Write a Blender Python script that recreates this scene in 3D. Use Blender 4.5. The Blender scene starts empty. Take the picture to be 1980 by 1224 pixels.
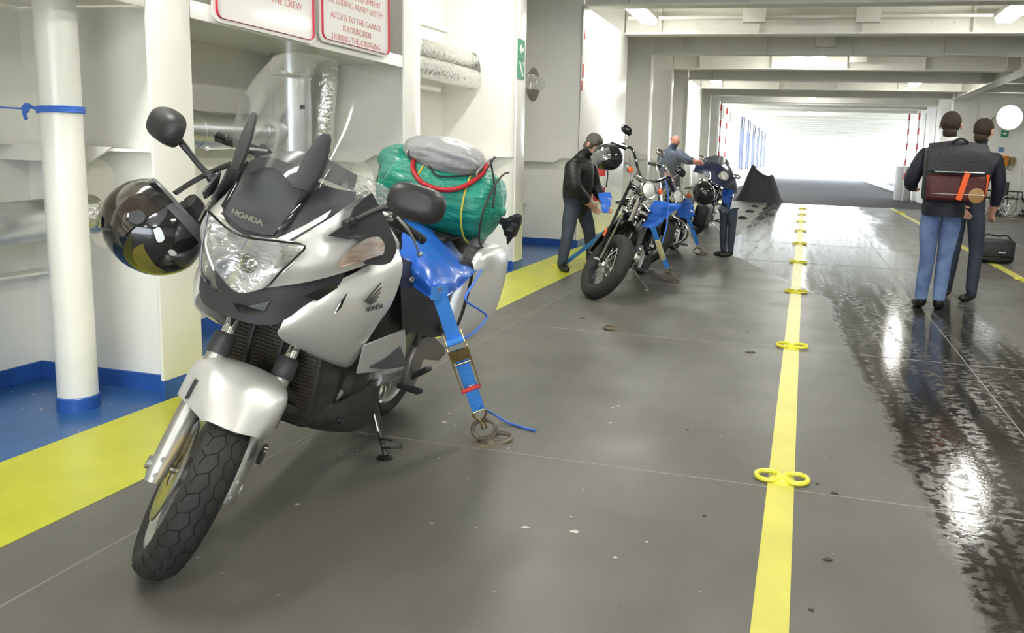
import bpy, bmesh, math, random
import numpy as np
from mathutils import Vector, Matrix
random.seed(7)
rng = np.random.default_rng(7)
SC = bpy.context.scene
COL = SC.collection

# ------------------------------------------------------------------ camera
CAM_H, F_PX, PX0, PY0 = 1.285, 1509.0, 1175.0, 511.0
YAW, PITCH, ROLL = math.radians(13.86), math.radians(-7.97), math.radians(2.01)
def cam_axes():
    cy, sy, cp, sp = math.cos(YAW), math.sin(YAW), math.cos(PITCH), math.sin(PITCH)
    f = np.array([-sy * cp, cy * cp, sp]); r = np.array([cy, sy, 0.0]); u = np.cross(r, f)
    cr, sr = math.cos(ROLL), math.sin(ROLL)
    return cr * r + sr * u, -sr * r + cr * u, f
AX_R, AX_U, AX_F = cam_axes()
CAM_P = np.array([0.0, 0.0, CAM_H])
cam_data = bpy.data.cameras.new('camera'); cam = bpy.data.objects.new('camera', cam_data); COL.objects.link(cam)
cam.matrix_world = Matrix([[AX_R[i], AX_U[i], -AX_F[i], CAM_P[i]] for i in range(3)] + [[0, 0, 0, 1]])
cam_data.sensor_width = 36.0; cam_data.lens = F_PX * 36.0 / 1980.0
cam_data.shift_x = (990.0 - PX0) / 1980.0; cam_data.shift_y = (PY0 - 612.0) / 1980.0
cam_data.clip_start = 0.05; cam_data.clip_end = 300
SC.camera = cam
# ------------------------------------------------------------------ world, exposure
world = bpy.data.worlds.new('world'); SC.world = world; world.use_nodes = True
bg = world.node_tree.nodes['Background']; bg.inputs[0].default_value = (0.86, 0.93, 1.0, 1); bg.inputs[1].default_value = 8.5
SC.view_settings.view_transform = 'Standard'; SC.view_settings.look = 'None'
SC.view_settings.exposure = 0.13; SC.view_settings.gamma = 1.0; SC.view_settings.use_curve_mapping = False
LAMP_STRENGTH = 56.0

# ------------------------------------------------------------------ picking 3D points from sight lines
def ray(x, y): return (x - PX0) / F_PX * AX_R - (y - PY0) / F_PX * AX_U + AX_F
def gnd(x, y, z=0.0):
    d = ray(x, y); return CAM_P + (z - CAM_H) / d[2] * d
def atY(x, y, Y):
    d = ray(x, y); return CAM_P + Y / d[1] * d
def atX(x, y, X):
    d = ray(x, y); return CAM_P + X / d[0] * d

# ------------------------------------------------------------------ materials
MATS = {}
def mat(name, col, rough=0.5, metal=0.0, var=0.0, vscale=8.0, bump=0.0, bscale=60.0, coat=0.0, emit=None, estr=0.0,
        trans=0.0, ior=1.45, alpha=1.0, col2=None, stretch=(1, 1, 1), sheen=0.0, spec=0.5):
    if name in MATS: return MATS[name]
    m = bpy.data.materials.new(name); m.use_nodes = True; nt = m.node_tree; b = nt.nodes['Principled BSDF']
    c = (*col, 1.0)
    b.inputs['Base Color'].default_value = c; b.inputs['Roughness'].default_value = rough; b.inputs['Metallic'].default_value = metal
    b.inputs['Coat Weight'].default_value = coat; b.inputs['Coat Roughness'].default_value = 0.08
    b.inputs['Transmission Weight'].default_value = trans; b.inputs['IOR'].default_value = ior; b.inputs['Alpha'].default_value = alpha
    b.inputs['Sheen Weight'].default_value = sheen; b.inputs['Specular IOR Level'].default_value = spec
    if emit: b.inputs['Emission Color'].default_value = (*emit, 1); b.inputs['Emission Strength'].default_value = estr
    if var > 0 or bump > 0:
        tc = nt.nodes.new('ShaderNodeTexCoord'); mp = nt.nodes.new('ShaderNodeMapping'); mp.inputs['Scale'].default_value = stretch
        nt.links.new(tc.outputs['Object'], mp.inputs['Vector'])
    if var > 0:
        n = nt.nodes.new('ShaderNodeTexNoise'); n.inputs['Scale'].default_value = vscale; n.inputs['Detail'].default_value = 5
        nt.links.new(mp.outputs[0], n.inputs['Vector'])
        rp = nt.nodes.new('ShaderNodeValToRGB'); d = col2 or tuple(max(0, k * (1 - var)) for k in col)
        rp.color_ramp.elements[0].position = 0.35; rp.color_ramp.elements[1].position = 0.65
        rp.color_ramp.elements[0].color = (*d, 1); rp.color_ramp.elements[1].color = c
        nt.links.new(n.outputs['Fac'], rp.inputs[0]); nt.links.new(rp.outputs[0], b.inputs['Base Color'])
    if bump > 0:
        n2 = nt.nodes.new('ShaderNodeTexNoise'); n2.inputs['Scale'].default_value = bscale; n2.inputs['Detail'].default_value = 4
        nt.links.new(mp.outputs[0], n2.inputs['Vector'])
        bp = nt.nodes.new('ShaderNodeBump'); bp.inputs['Strength'].default_value = bump; bp.inputs['Distance'].default_value = 0.02
        nt.links.new(n2.outputs['Fac'], bp.inputs['Height']); nt.links.new(bp.outputs[0], b.inputs['Normal'])
    MATS[name] = m
    return m

WHITE = mat('white_paint', (0.88, 0.868, 0.81), 0.28, var=0.05, vscale=1.5, bump=0.12, bscale=9, coat=0.15)
CEILW = mat('ceiling_paint', (0.86, 0.85, 0.77), 0.42, var=0.08, vscale=2)
BLUEP = mat('blue_paint', (0.03, 0.11, 0.42), 0.3, var=0.3, vscale=5)
GALV = mat('galvanized', (0.74, 0.76, 0.78), 0.33, 1.0, var=0.15, vscale=6)
FOIL = mat('foil_wrap', (0.80, 0.80, 0.78), 0.22, 1.0, bump=1.0, bscale=22)
BLACKP = mat('black_plastic', (0.022, 0.022, 0.024), 0.42, bump=0.05, bscale=400)
BLACKG = mat('black_gloss', (0.012, 0.012, 0.014), 0.10, coat=0.6)
CHARC = mat('charcoal_plastic', (0.040, 0.041, 0.045), 0.45, bump=0.05, bscale=300)
SILVER = mat('silver_paint', (0.80, 0.795, 0.78), 0.34, 0.6, coat=0.35)
SILVERD = mat('satin_silver', (0.50, 0.50, 0.48), 0.36, 0.8, var=0.1, vscale=20)
CHROME = mat('chrome', (0.82, 0.82, 0.82), 0.06, 1.0)
STEEL = mat('steel', (0.45, 0.44, 0.42), 0.32, 1.0, var=0.25, vscale=30)
RUBBER = mat('tyre_rubber', (0.028, 0.027, 0.026), 0.72, var=0.35, vscale=14, bump=0.2, bscale=120)
ENGINE = mat('engine_metal', (0.10, 0.10, 0.095), 0.45, 0.7, var=0.4, vscale=25)
DIRT = mat('grimy_plastic', (0.045, 0.044, 0.042), 0.5, var=0.5, vscale=18, bump=0.25, bscale=60)
DARKM = mat('dark_metal', (0.035, 0.034, 0.033), 0.38, 0.6)
BLUE_T = mat('blue_tarp', (0.022, 0.13, 0.58), 0.28, bump=0.05, bscale=14, coat=0.2)
BLUE_S = mat('blue_webbing', (0.06, 0.31, 0.90), 0.55, var=0.15, vscale=120, bump=0.3, bscale=260)
ROPE = mat('blue_rope', (0.07, 0.20, 0.72), 0.5, bump=0.4, bscale=160)
YELLOWP = mat('yellow_paint', (0.70, 0.66, 0.055), 0.35, var=0.10, vscale=7)
ZINC = mat('yellow_zinc', (0.62, 0.49, 0.22), 0.3, 1.0, var=0.3, vscale=40)
RED = mat('red_plastic', (0.62, 0.03, 0.03), 0.35)
REDS = mat('red_paint', (0.60, 0.05, 0.05), 0.4)
GLASS = mat('clear_glass', (1, 1, 1), 0.02, trans=1.0, ior=1.3)
SKIN = mat('skin', (0.56, 0.31, 0.22), 0.5, var=0.15, vscale=10)
LAMP = mat('lamp_glow', (1, 1, 1), 0.5, emit=(1.0, 0.99, 0.93), estr=LAMP_STRENGTH)

def thin_clear(name, tint=(0.95, 0.96, 0.96), gloss=0.10, haze=0.0):
    m = bpy.data.materials.new(name); m.use_nodes = True; nt = m.node_tree; nt.nodes.clear()
    o = nt.nodes.new('ShaderNodeOutputMaterial'); t = nt.nodes.new('ShaderNodeBsdfTransparent'); g = nt.nodes.new('ShaderNodeBsdfGlossy')
    t.inputs[0].default_value = (*tint, 1); g.inputs['Roughness'].default_value = 0.06
    fr = nt.nodes.new('ShaderNodeLayerWeight'); fr.inputs['Blend'].default_value = 0.35
    mu = nt.nodes.new('ShaderNodeMath'); mu.operation = 'MULTIPLY_ADD'; mu.inputs[1].default_value = gloss * 2.2; mu.inputs[2].default_value = gloss * 0.35
    nt.links.new(fr.outputs['Fresnel'], mu.inputs[0])
    mx = nt.nodes.new('ShaderNodeMixShader'); nt.links.new(mu.outputs[0], mx.inputs[0]); nt.links.new(t.outputs[0], mx.inputs[1]); nt.links.new(g.outputs[0], mx.inputs[2])
    last = mx
    if haze > 0:
        d = nt.nodes.new('ShaderNodeBsdfDiffuse'); d.inputs[0].default_value = (0.75, 0.75, 0.75, 1)
        m2 = nt.nodes.new('ShaderNodeMixShader'); m2.inputs[0].default_value = haze
        nt.links.new(mx.outputs[0], m2.inputs[1]); nt.links.new(d.outputs[0], m2.inputs[2]); last = m2
    nt.links.new(last.outputs[0], o.inputs[0]); MATS[name] = m
    return m
SCREEN = thin_clear('windscreen_acrylic', (0.95, 0.955, 0.955), 0.07, 0.025)
LENS = thin_clear('lens_clear', (0.97, 0.97, 0.97), 0.16)
PLASTIC_BAG = thin_clear('crumpled_clear_plastic', (0.90, 0.90, 0.90), 0.35, 0.22)

# ------------------------------------------------------------------ mesh building
def V3(*a): return np.array(a, float)
class MB:
    def __init__(s): s.v = []; s.f = []
    def add(s, vs, fs):
        o = len(s.v); s.v.extend([tuple(map(float, p)) for p in vs]); s.f.extend([tuple(o + i for i in f) for f in fs]); return s
    def box(s, c, size, rot=None):
        x, y, z = [k / 2 for k in size]; vs = [V3(a, b, d) for a in (-x, x) for b in (-y, y) for d in (-z, z)]
        if rot is not None: vs = [rot @ p for p in vs]
        return s.add([np.asarray(c) + p for p in vs], [(0, 1, 3, 2), (4, 6, 7, 5), (0, 4, 5, 1), (2, 3, 7, 6), (0, 2, 6, 4), (1, 5, 7, 3)])
    def bar(s, a, b, w, h, up=(0, 0, 1)):
        a, b = V3(*a), V3(*b); d = b - a; L = np.linalg.norm(d); d /= L; u = V3(*up); r = np.cross(d, u); r /= np.linalg.norm(r); u = np.cross(r, d)
        vs = [p + i * r * w / 2 + j * u * h / 2 for p in (a, b) for i in (-1, 1) for j in (-1, 1)]
        return s.add(vs, [(0, 2, 3, 1), (4, 5, 7, 6), (0, 1, 5, 4), (2, 6, 7, 3), (0, 4, 6, 2), (1, 3, 7, 5)])
    def tube(s, path, r, n=10, caps=True, closed=False, flat=None):
        P = [V3(*p) for p in path]; m = len(P); rs = r if hasattr(r, '__len__') else [r] * m
        T = []
        for i in range(m):
            a = P[(i - 1) % m] if (closed or i > 0) else P[i]; b = P[(i + 1) % m] if (closed or i < m - 1) else P[i]
            t = b - a; T.append(t / (np.linalg.norm(t) + 1e-12))
        u = np.cross(T[0], V3(0, 0, 1)); 
        if np.linalg.norm(u) < 0.05: u = np.cross(T[0], V3(0, 1, 0))
        u /= np.linalg.norm(u); o = len(s.v); vs = []
        for i in range(m):
            u = u - T[i] * (u @ T[i]); u /= np.linalg.norm(u); w = np.cross(T[i], u)
            for k in range(n):
                a = 2 * math.pi * k / n; vs.append(P[i] + rs[i] * (math.cos(a) * u + math.sin(a) * w * (flat or 1.0)))
        fs = []
        for i in range(m if closed else m - 1):
            j = (i + 1) % m
            for k in range(n): fs.append((i * n + k, i * n + (k + 1) % n, j * n + (k + 1) % n, j * n + k))
        if caps and not closed: fs += [tuple(reversed(range(n))), tuple((m - 1) * n + k for k in range(n))]
        return s.add(vs, fs)
    def lathe(s, prof, c=(0, 0, 0), axis=(0, 0, 1), n=24, closed=False):
        ax = V3(*axis); ax /= np.linalg.norm(ax); u = np.cross(ax, V3(1, 0, 0) if abs(ax[0]) < 0.9 else V3(0, 1, 0)); u /= np.linalg.norm(u); w = np.cross(ax, u); c = V3(*c)
        m = len(prof); vs = []
        for r, h in prof:
            for k in range(n):
                a = 2 * math.pi * k / n; vs.append(c + ax * h + r * (math.cos(a) * u + math.sin(a) * w))
        fs = [(i * n + k, i * n + (k + 1) % n, ((i + 1) % m) * n + (k + 1) % n, ((i + 1) % m) * n + k) for i in range(m if closed else m - 1) for k in range(n)]
        if not closed:
            if prof[0][0] > 1e-5: fs.append(tuple(reversed(range(n))))
            if prof[-1][0] > 1e-5: fs.append(tuple((m - 1) * n + k for k in range(n)))
        return s.add(vs, fs)
    def prism(s, pts, d):
        d = V3(*d); n = len(pts); vs = [V3(*p) for p in pts] + [V3(*p) + d for p in pts]
        return s.add(vs, [tuple(range(n - 1, -1, -1)), tuple(range(n, 2 * n))] + [(i, (i + 1) % n, n + (i + 1) % n, n + i) for i in range(n)])
    def ball(s, c, r, nu=14, nv=9, rot=None):
        r = r if hasattr(r, '__len__') else (r, r, r); vs = []; c = V3(*c)
        for j in range(1, nv):
            t = math.pi * j / nv
            for k in range(nu):
                a = 2 * math.pi * k / nu; p = V3(r[0] * math.sin(t) * math.cos(a), r[1] * math.sin(t) * math.sin(a), r[2] * math.cos(t))
                vs.append(c + (rot @ p if rot is not None else p))
        for z in (r[2], -r[2]):
            p = V3(0, 0, z); vs.append(c + (rot @ p if rot is not None else p))
        N = (nv - 1) * nu; fs = [(j * nu + k, (j + 1) * nu + k, (j + 1) * nu + (k + 1) % nu, j * nu + (k + 1) % nu) for j in range(nv - 2) for k in range(nu)]
        fs += [(N, k, (k + 1) % nu) for k in range(nu)] + [(N + 1, (nv - 2) * nu + (k + 1) % nu, (nv - 2) * nu + k) for k in range(nu)]
        return s.add(vs, fs)
    def surf(s, grid, res=(20, 20), thick=0.004, closed_u=False):
        """smooth sheet through a grid of control points, given thickness along its normals"""
        G = np.array(grid, float); A = cr(G, res[0], 0); A = cr(A, res[1], 1); nu, nv = A.shape[:2]
        if thick == 0:
            return s.add(A.reshape(-1, 3), [(i * nv + j, (i + 1) * nv + j, (i + 1) * nv + j + 1, i * nv + j + 1) for i in range(nu - 1) for j in range(nv - 1)])
        du = np.gradient(A, axis=0); dv = np.gradient(A, axis=1); N = np.cross(du, dv); N /= (np.linalg.norm(N, axis=2, keepdims=True) + 1e-12)
        Bk = A - N * thick; K = nu * nv; vs = list(A.reshape(-1, 3)) + list(Bk.reshape(-1, 3)); fs = []
        for i in range(nu - 1):
            for j in range(nv - 1):
                q = (i * nv + j, (i + 1) * nv + j, (i + 1) * nv + j + 1, i * nv + j + 1); fs.append(q); fs.append(tuple(K + t for t in reversed(q)))
        edge = [(i * nv, (i + 1) * nv) for i in range(nu - 1)] + [((nu - 1) * nv + j, (nu - 1) * nv + j + 1) for j in range(nv - 1)]
        edge += [((i + 1) * nv + nv - 1, i * nv + nv - 1) for i in range(nu - 1)] + [(j + 1, j) for j in range(nv - 1)]
        fs += [(b, a, K + a, K + b) for a, b in edge]
        return s.add(vs, fs)
    def xf(s, fn, start=0):
        for i in range(start, len(s.v)): s.v[i] = tuple(map(float, fn(np.array(s.v[i]))))
        return s
    def mirror_y(s):
        s.v = [(a, -b, c) for a, b, c in s.v]; s.f = [tuple(reversed(f)) for f in s.f]; return s
    def build(s, name, m, parent=None, smooth=35, bevel=0.0, seg=2, subsurf=0, recalc=True):
        me = bpy.data.meshes.new(name); bm = bmesh.new()
        vs = [bm.verts.new(p) for p in s.v]
        for f in s.f:
            try: bm.faces.new([vs[i] for i in f])
            except ValueError: pass
        if recalc: bmesh.ops.recalc_face_normals(bm, faces=bm.faces)
        if bevel > 0:
            es = [e for e in bm.edges if len(e.link_faces) == 2 and e.calc_face_angle(0) > 0.5]
            bmesh.ops.bevel(bm, geom=es, offset=bevel, segments=seg, profile=0.5, affect='EDGES', clamp_overlap=True)
        if smooth:
            lim = math.radians(smooth)
            for f in bm.faces: f.smooth = True
            for e in bm.edges:
                if len(e.link_faces) == 2 and e.calc_face_angle(0) > lim: e.smooth = False
        bm.to_mesh(me); bm.free()
        me.materials.append(m)
        o = bpy.data.objects.new(name, me); COL.objects.link(o)
        if parent is not None: o.parent = parent
        if subsurf:
            md = o.modifiers.new('subsurf', 'SUBSURF'); md.levels = subsurf; md.render_levels = subsurf
        return o
def cr(G, n, axis):
    """Catmull-Rom resampling of a control grid along an axis"""
    G = np.moveaxis(G, axis, 0); m = len(G)
    if m == 2:
        t = np.linspace(0, 1, n).reshape(-1, *([1] * (G.ndim - 1))); return np.moveaxis(G[0] * (1 - t) + G[1] * t, 0, axis)
    E = np.concatenate([[2 * G[0] - G[1]], G, [2 * G[-1] - G[-2]]]); out = []
    for q in np.linspace(0, m - 1, n):
        i = min(int(q), m - 2); t = q - i; a, b, c, d = E[i], E[i + 1], E[i + 2], E[i + 3]
        out.append(0.5 * ((2 * b) + (-a + c) * t + (2 * a - 5 * b + 4 * c - d) * t * t + (-a + 3 * b - 3 * c + d) * t ** 3))
    return np.moveaxis(np.array(out), 0, axis)
def curve(pts, n): return cr(np.array(pts, float), n, 0)
def empty(name, loc=(0, 0, 0), label=None, cat=None, group=None, matrix=None, kind=None):
    o = bpy.data.objects.new(name, None); COL.objects.link(o); o.empty_display_size = 0.1
    if matrix is not None: o.matrix_world = matrix
    else: o.location = loc
    return tag(o, label, cat, group, kind)
def tag(o, label=None, cat=None, group=None, kind=None):
    if label: o['label'] = label
    if cat: o['category'] = cat
    if group: o['group'] = group
    if kind: o['kind'] = kind
    return o
def copy_tree(o, parent=None):
    c = o.copy(); COL.objects.link(c); c.parent = parent
    for ch in [k for k in o.children if k != c]: copy_tree(ch, c)
    return c
def text_mesh(txt, size, depth, name, m, parent, M, align='CENTER', shear=0.0, sx=1.0, spacing=1.0, bold=0.0, line=1.0):
    """lettering as a mesh, laid out in the xy plane and placed by the 4x4 matrix M"""
    cu = bpy.data.curves.new('lettering', 'FONT'); cu.body = txt; cu.size = size; cu.extrude = depth / 2; cu.align_x = align; cu.shear = shear
    cu.space_character = spacing; cu.offset = bold; cu.space_line = line; cu.resolution_u = 3
    t = bpy.data.objects.new('lettering', cu); COL.objects.link(t); bpy.context.view_layer.update()
    me = bpy.data.meshes.new_from_object(t.evaluated_get(bpy.context.evaluated_depsgraph_get()))
    bpy.data.objects.remove(t); me.transform(Matrix.Diagonal((sx, 1, 1, 1))); me.transform(M)
    me.materials.clear(); me.materials.append(m); me.name = name
    o = bpy.data.objects.new(name, me); COL.objects.link(o); o.parent = parent
    return o
def basis(origin, x, y):
    x = V3(*x) / np.linalg.norm(x); y = V3(*y); y = y - x * (x @ y); y /= np.linalg.norm(y); z = np.cross(x, y)
    return Matrix([[x[i], y[i], z[i], origin[i]] for i in range(3)] + [[0, 0, 0, 1]])
def rotm(axis, ang):
    return np.array(Matrix.Rotation(ang, 3, Vector(axis)))
# ================================================================== THE DECK
FRAME_Y = [3.23 + 2.4 * k for k in range(-6, 12)]          # transverse web frames every 2.4 m
XW, XF = -3.90, -3.00                                      # hull plating, inner face of the frames
Z_BEAM, Z_TOP = 3.24, 3.95
Y0, Y1 = -13.0, 62.0

def floor_material():
    m = bpy.data.materials.new('deck_steel'); m.use_nodes = True; nt = m.node_tree; N = nt.nodes; L = nt.links; b = N['Principled BSDF']
    def node(t, **kw):
        n = N.new(t)
        for k, v in kw.items(): setattr(n, k, v)
        return n
    def math_(op, a, c=None, clamp=False):
        n = node('ShaderNodeMath', operation=op, use_clamp=clamp)
        for i, q in enumerate((a, c)):
            if q is None: continue
            if isinstance(q, (int, float)): n.inputs[i].default_value = q
            else: L.new(q, n.inputs[i])
        return n.outputs[0]
    def noise(scale, stretch=(1, 1, 1), detail=5, rough=0.55):
        mp = node('ShaderNodeMapping'); mp.inputs['Scale'].default_value = stretch; L.new(tc.outputs['Object'], mp.inputs['Vector'])
        n = node('ShaderNodeTexNoise'); n.inputs['Scale'].default_value = scale; n.inputs['Detail'].default_value = detail; n.inputs['Roughness'].default_value = rough
        L.new(mp.outputs[0], n.inputs['Vector']); return n.outputs['Fac']
    def ramp(fac, stops):
        n = node('ShaderNodeValToRGB'); e = n.color_ramp.elements
        while len(e) < len(stops): e.new(0.5)
        for q, (p, c) in zip(e, stops): q.position = p; q.color = (*c, 1) if hasattr(c, '__len__') else (c, c, c, 1)
        L.new(fac, n.inputs[0]); return n.outputs[0]
    def mix(fac, a, c):
        n = node('ShaderNodeMix', data_type='RGBA'); L.new(fac, n.inputs['Factor'])
        for k, q in ((6, a), (7, c)):
            if hasattr(q, '__len__'): n.inputs[k].default_value = (*q, 1)
            else: L.new(q, n.inputs[k])
        return n.outputs[2]
    tc = node('ShaderNodeTexCoord'); sp = node('ShaderNodeSeparateXYZ'); L.new(tc.outputs['Object'], sp.inputs[0]); X, Y = sp.outputs[0], sp.outputs[1]
    base = ramp(noise(0.9), [(0.28, (0.098, 0.094, 0.083)), (0.72, (0.146, 0.141, 0.126))])
    base = mix(ramp(noise(5.0, (1, 0.35, 1)), [(0.42, 0.0), (0.72, 0.45)]), base, (0.092, 0.088, 0.078))
    base = mix(ramp(noise(38.0, (1, 0.5, 1), 3), [(0.735, 0.0), (0.76, 0.9)]), base, (0.46, 0.45, 0.42))      # pale chips and scratches
    base = mix(ramp(noise(24.0, (1.2, 0.4, 1), 3), [(0.745, 0.0), (0.77, 0.8)]), base, (0.05, 0.05, 0.048))   # dark scuffs
    # wet lane: begins right of the lane line, boundary wanders, streaked along the deck by tyres
    wob = math_('MULTIPLY', math_('SUBTRACT', noise(1.1, (1, 0.6, 1), 4), 0.5), 0.22)
    fine = math_('MULTIPLY', math_('SUBTRACT', noise(14.0, (1, 0.5, 1), 3), 0.5), 0.10)
    edge = math_('SUBTRACT', 0.55, math_('MULTIPLY', math_('SUBTRACT', Y, 2.2), 0.058))
    far_w = math_('MULTIPLY', math_('MULTIPLY', math_('SUBTRACT', Y, 7.6), 0.30, True), 1.35)
    edge = math_('SUBTRACT', math_('ADD', math_('MAXIMUM', edge, 0.28), math_('ADD', wob, fine)), far_w)
    wet = math_('MULTIPLY', math_('SUBTRACT', X, edge), 14.0, True)
    dry_far = math_('MULTIPLY', math_('SUBTRACT', math_('ADD', math_('MULTIPLY', math_('SUBTRACT', noise(1.6, (1, 0.15, 1)), 0.5), 1.6), 1.75), X), 2.2, True)
    wet = math_('MULTIPLY', wet, dry_far)
    streak = ramp(noise(7.0, (1.4, 0.10, 1), 6, 0.6), [(0.40, 0.0), (0.62, 1.0)])
    lug = ramp(noise(26.0, (0.7, 0.9, 1), 2), [(0.45, 0.0), (0.55, 1.0)])
    film = math_('MULTIPLY', wet, math_('SUBTRACT', 1.0, math_('MULTIPLY', math_('MULTIPLY', streak, lug), 0.75)))
    col = mix(film, base, (0.028, 0.026, 0.022))
    # tyre marks drying on the right lane
    marks = math_('MULTIPLY', math_('MULTIPLY', ramp(noise(9.0, (1.5, 0.06, 1), 4), [(0.5, 0.0), (0.66, 0.75)]), math_('MULTIPLY', math_('SUBTRACT', X, 1.0), 2.0, True)), math_('MULTIPLY', math_('SUBTRACT', 2.4, X), 3.0, True))
    col = mix(marks, col, (0.075, 0.072, 0.066))
    # coarse dark coating beyond the seam at 24.6 m
    far = math_('MULTIPLY', math_('SUBTRACT', Y, 24.6), 60.0, True)
    col = mix(far, col, (0.050, 0.049, 0.052))
    L.new(col, b.inputs['Base Color'])
    r = ramp(noise(2.2), [(0.3, 0.34), (0.7, 0.46)])
    r = mix(film, r, (0.07, 0.07, 0.07)); r = mix(math_('MULTIPLY', marks, 0.6), r, (0.2, 0.2, 0.2)); r = mix(far, r, (0.75, 0.75, 0.75))
    L.new(r, b.inputs['Roughness']); b.inputs['Specular IOR Level'].default_value = 0.27
    bp = node('ShaderNodeBump'); bp.inputs['Strength'].default_value = 0.05; bp.inputs['Distance'].default_value = 0.01
    hgt = noise(45.0, (1, 1, 1), 4); L.new(hgt, bp.inputs['Height']); L.new(bp.outputs[0], b.inputs['Normal'])
    return m
def chipped(name, col, under, rough, amount=0.735):
    m = mat(name, col, rough); nt = m.node_tree; b = nt.nodes['Principled BSDF']
    tc = nt.nodes.new('ShaderNodeTexCoord')
    def chips(sc, st, lo, hi, c1, a):
        mp = nt.nodes.new('ShaderNodeMapping'); mp.inputs['Scale'].default_value = st; nt.links.new(tc.outputs['Object'], mp.inputs['Vector'])
        n = nt.nodes.new('ShaderNodeTexNoise'); n.inputs['Scale'].default_value = sc; n.inputs['Detail'].default_value = 5; nt.links.new(mp.outputs[0], n.inputs['Vector'])
        r = nt.nodes.new('ShaderNodeValToRGB'); r.color_ramp.elements[0].position = lo; r.color_ramp.elements[1].position = hi; r.color_ramp.elements[1].color = (a, a, a, 1); nt.links.new(n.outputs['Fac'], r.inputs[0])
        x = nt.nodes.new('ShaderNodeMix'); x.data_type = 'RGBA'; nt.links.new(r.outputs[0], x.inputs['Factor']); x.inputs[7].default_value = (*c1, 1)
        return x
    a = chips(3.0, (1, 1, 1), 0.35, 0.7, tuple(k * 0.78 for k in col), 0.8); a.inputs[6].default_value = (*col, 1)
    c = chips(11.0, (1.6, 0.6, 1), amount - 0.02, amount, under, 0.85); nt.links.new(a.outputs[2], c.inputs[6])
    nt.links.new(c.outputs[2], b.inputs['Base Color'])
    return m
FLOORM = floor_material()
fl = tag(MB().box(((XW + 9) / 2, (Y0 + 75) / 2, -0.05), (9 - XW, 75 - Y0, 0.10)).build('floor', FLOORM, smooth=0), kind='structure', label='grey steel car deck with a wet lane and tyre marks')
walk_m = chipped('blue_deck_paint', (0.032, 0.115, 0.32), (0.42, 0.40, 0.36), 0.25, 0.70)
band_m = chipped('yellow_band_paint', (0.57, 0.585, 0.04), (0.26, 0.25, 0.12), 0.30, 0.76)
line_m = chipped('yellow_line_paint', (0.64, 0.595, 0.115), (0.40, 0.38, 0.20), 0.38, 0.78)
def strip(name, x0, x1, y0, y1, m, h=0.0015):
    return MB().box(((x0 + x1) / 2, (y0 + y1) / 2, h / 2), (x1 - x0, y1 - y0, h)).build(name, m, fl, smooth=0)
strip('blue_walkway', XW, -3.0, Y0, 27, walk_m)
strip('yellow_band', -3.0, -2.365, Y0, 24.6, band_m)
strip('lane_line', -0.062, 0.042, Y0, 24.6, line_m)
strip('lane_line', 2.51, 2.63, 4.0, 24.9, line_m)
strip('lane_line', 3.6, 5.6, 22.4, 22.52, line_m).rotation_euler[2] = 0.0
seam_m = mat('weld_bead', (0.24, 0.235, 0.22), 0.4)
for x in (-2.06, 1.12, 3.6): MB().tube([(x, Y0, -0.0005), (x, 24.5, -0.0005)], 0.004, 6).build('weld_seam', seam_m, fl)
for k in range(9): MB().tube([(-2.36, 3.03 + 2.4 * k, -0.0012), (7, 3.03 + 2.4 * k, -0.0012)], 0.003, 6).build('weld_seam', seam_m, fl)

# ---- left side: hull plating, web frames with lightening holes
wl = tag(MB().box((XW - 0.02, (Y0 + 27.2) / 2, Z_TOP / 2), (0.04, 27.2 - Y0, Z_TOP)).build('wall_left', WHITE, smooth=0), kind='structure')
MB().box((XW + 0.006, (Y0 + 27) / 2, 0.045), (0.012, 27 - Y0, 0.09)).build('baseboard', BLUEP, wl, smooth=0)
def holed_plate(b, x0, x1, z0, z1, y, th, hole):
    hx, hz, rx, rz = hole; n = 40; c = V3(hx, y, hz); inner, outer = [], []
    for k in range(n):
        a = 2 * math.pi * k / n; dx, dz = math.cos(a), math.sin(a)
        inner.append(V3(hx + rx * dx, y, hz + rz * dz))
        t = min(((x1 - hx) if dx > 0 else (x0 - hx)) / dx if abs(dx) > 1e-9 else 1e9, ((z1 - hz) if dz > 0 else (z0 - hz)) / dz if abs(dz) > 1e-9 else 1e9)
        outer.append(V3(hx + t * dx, y, hz + t * dz))
    # corner vertices
    ang = [math.atan2(z - hz, x - hx) % (2 * math.pi) for x, z in ((x1, z1), (x0, z1), (x0, z0), (x1, z0))]
    for a, (x, z) in zip(ang, ((x1, z1), (x0, z1), (x0, z0), (x1, z0))):
        k = int(round(a / (2 * math.pi) * n)) % n; outer[k] = V3(x, y, z)
    vs = inner + outer + [p + V3(0, th, 0) for p in inner + outer]; fs = []
    for k in range(n):
        j = (k + 1) % n
        fs += [(k, j, n + j, n + k), (2 * n + k, 3 * n + k, 3 * n + j, 2 * n + j), (k, 2 * n + k, 2 * n + j, j), (n + k, n + j, 3 * n + j, 3 * n + k)]
    return b.add(vs, fs)
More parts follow.
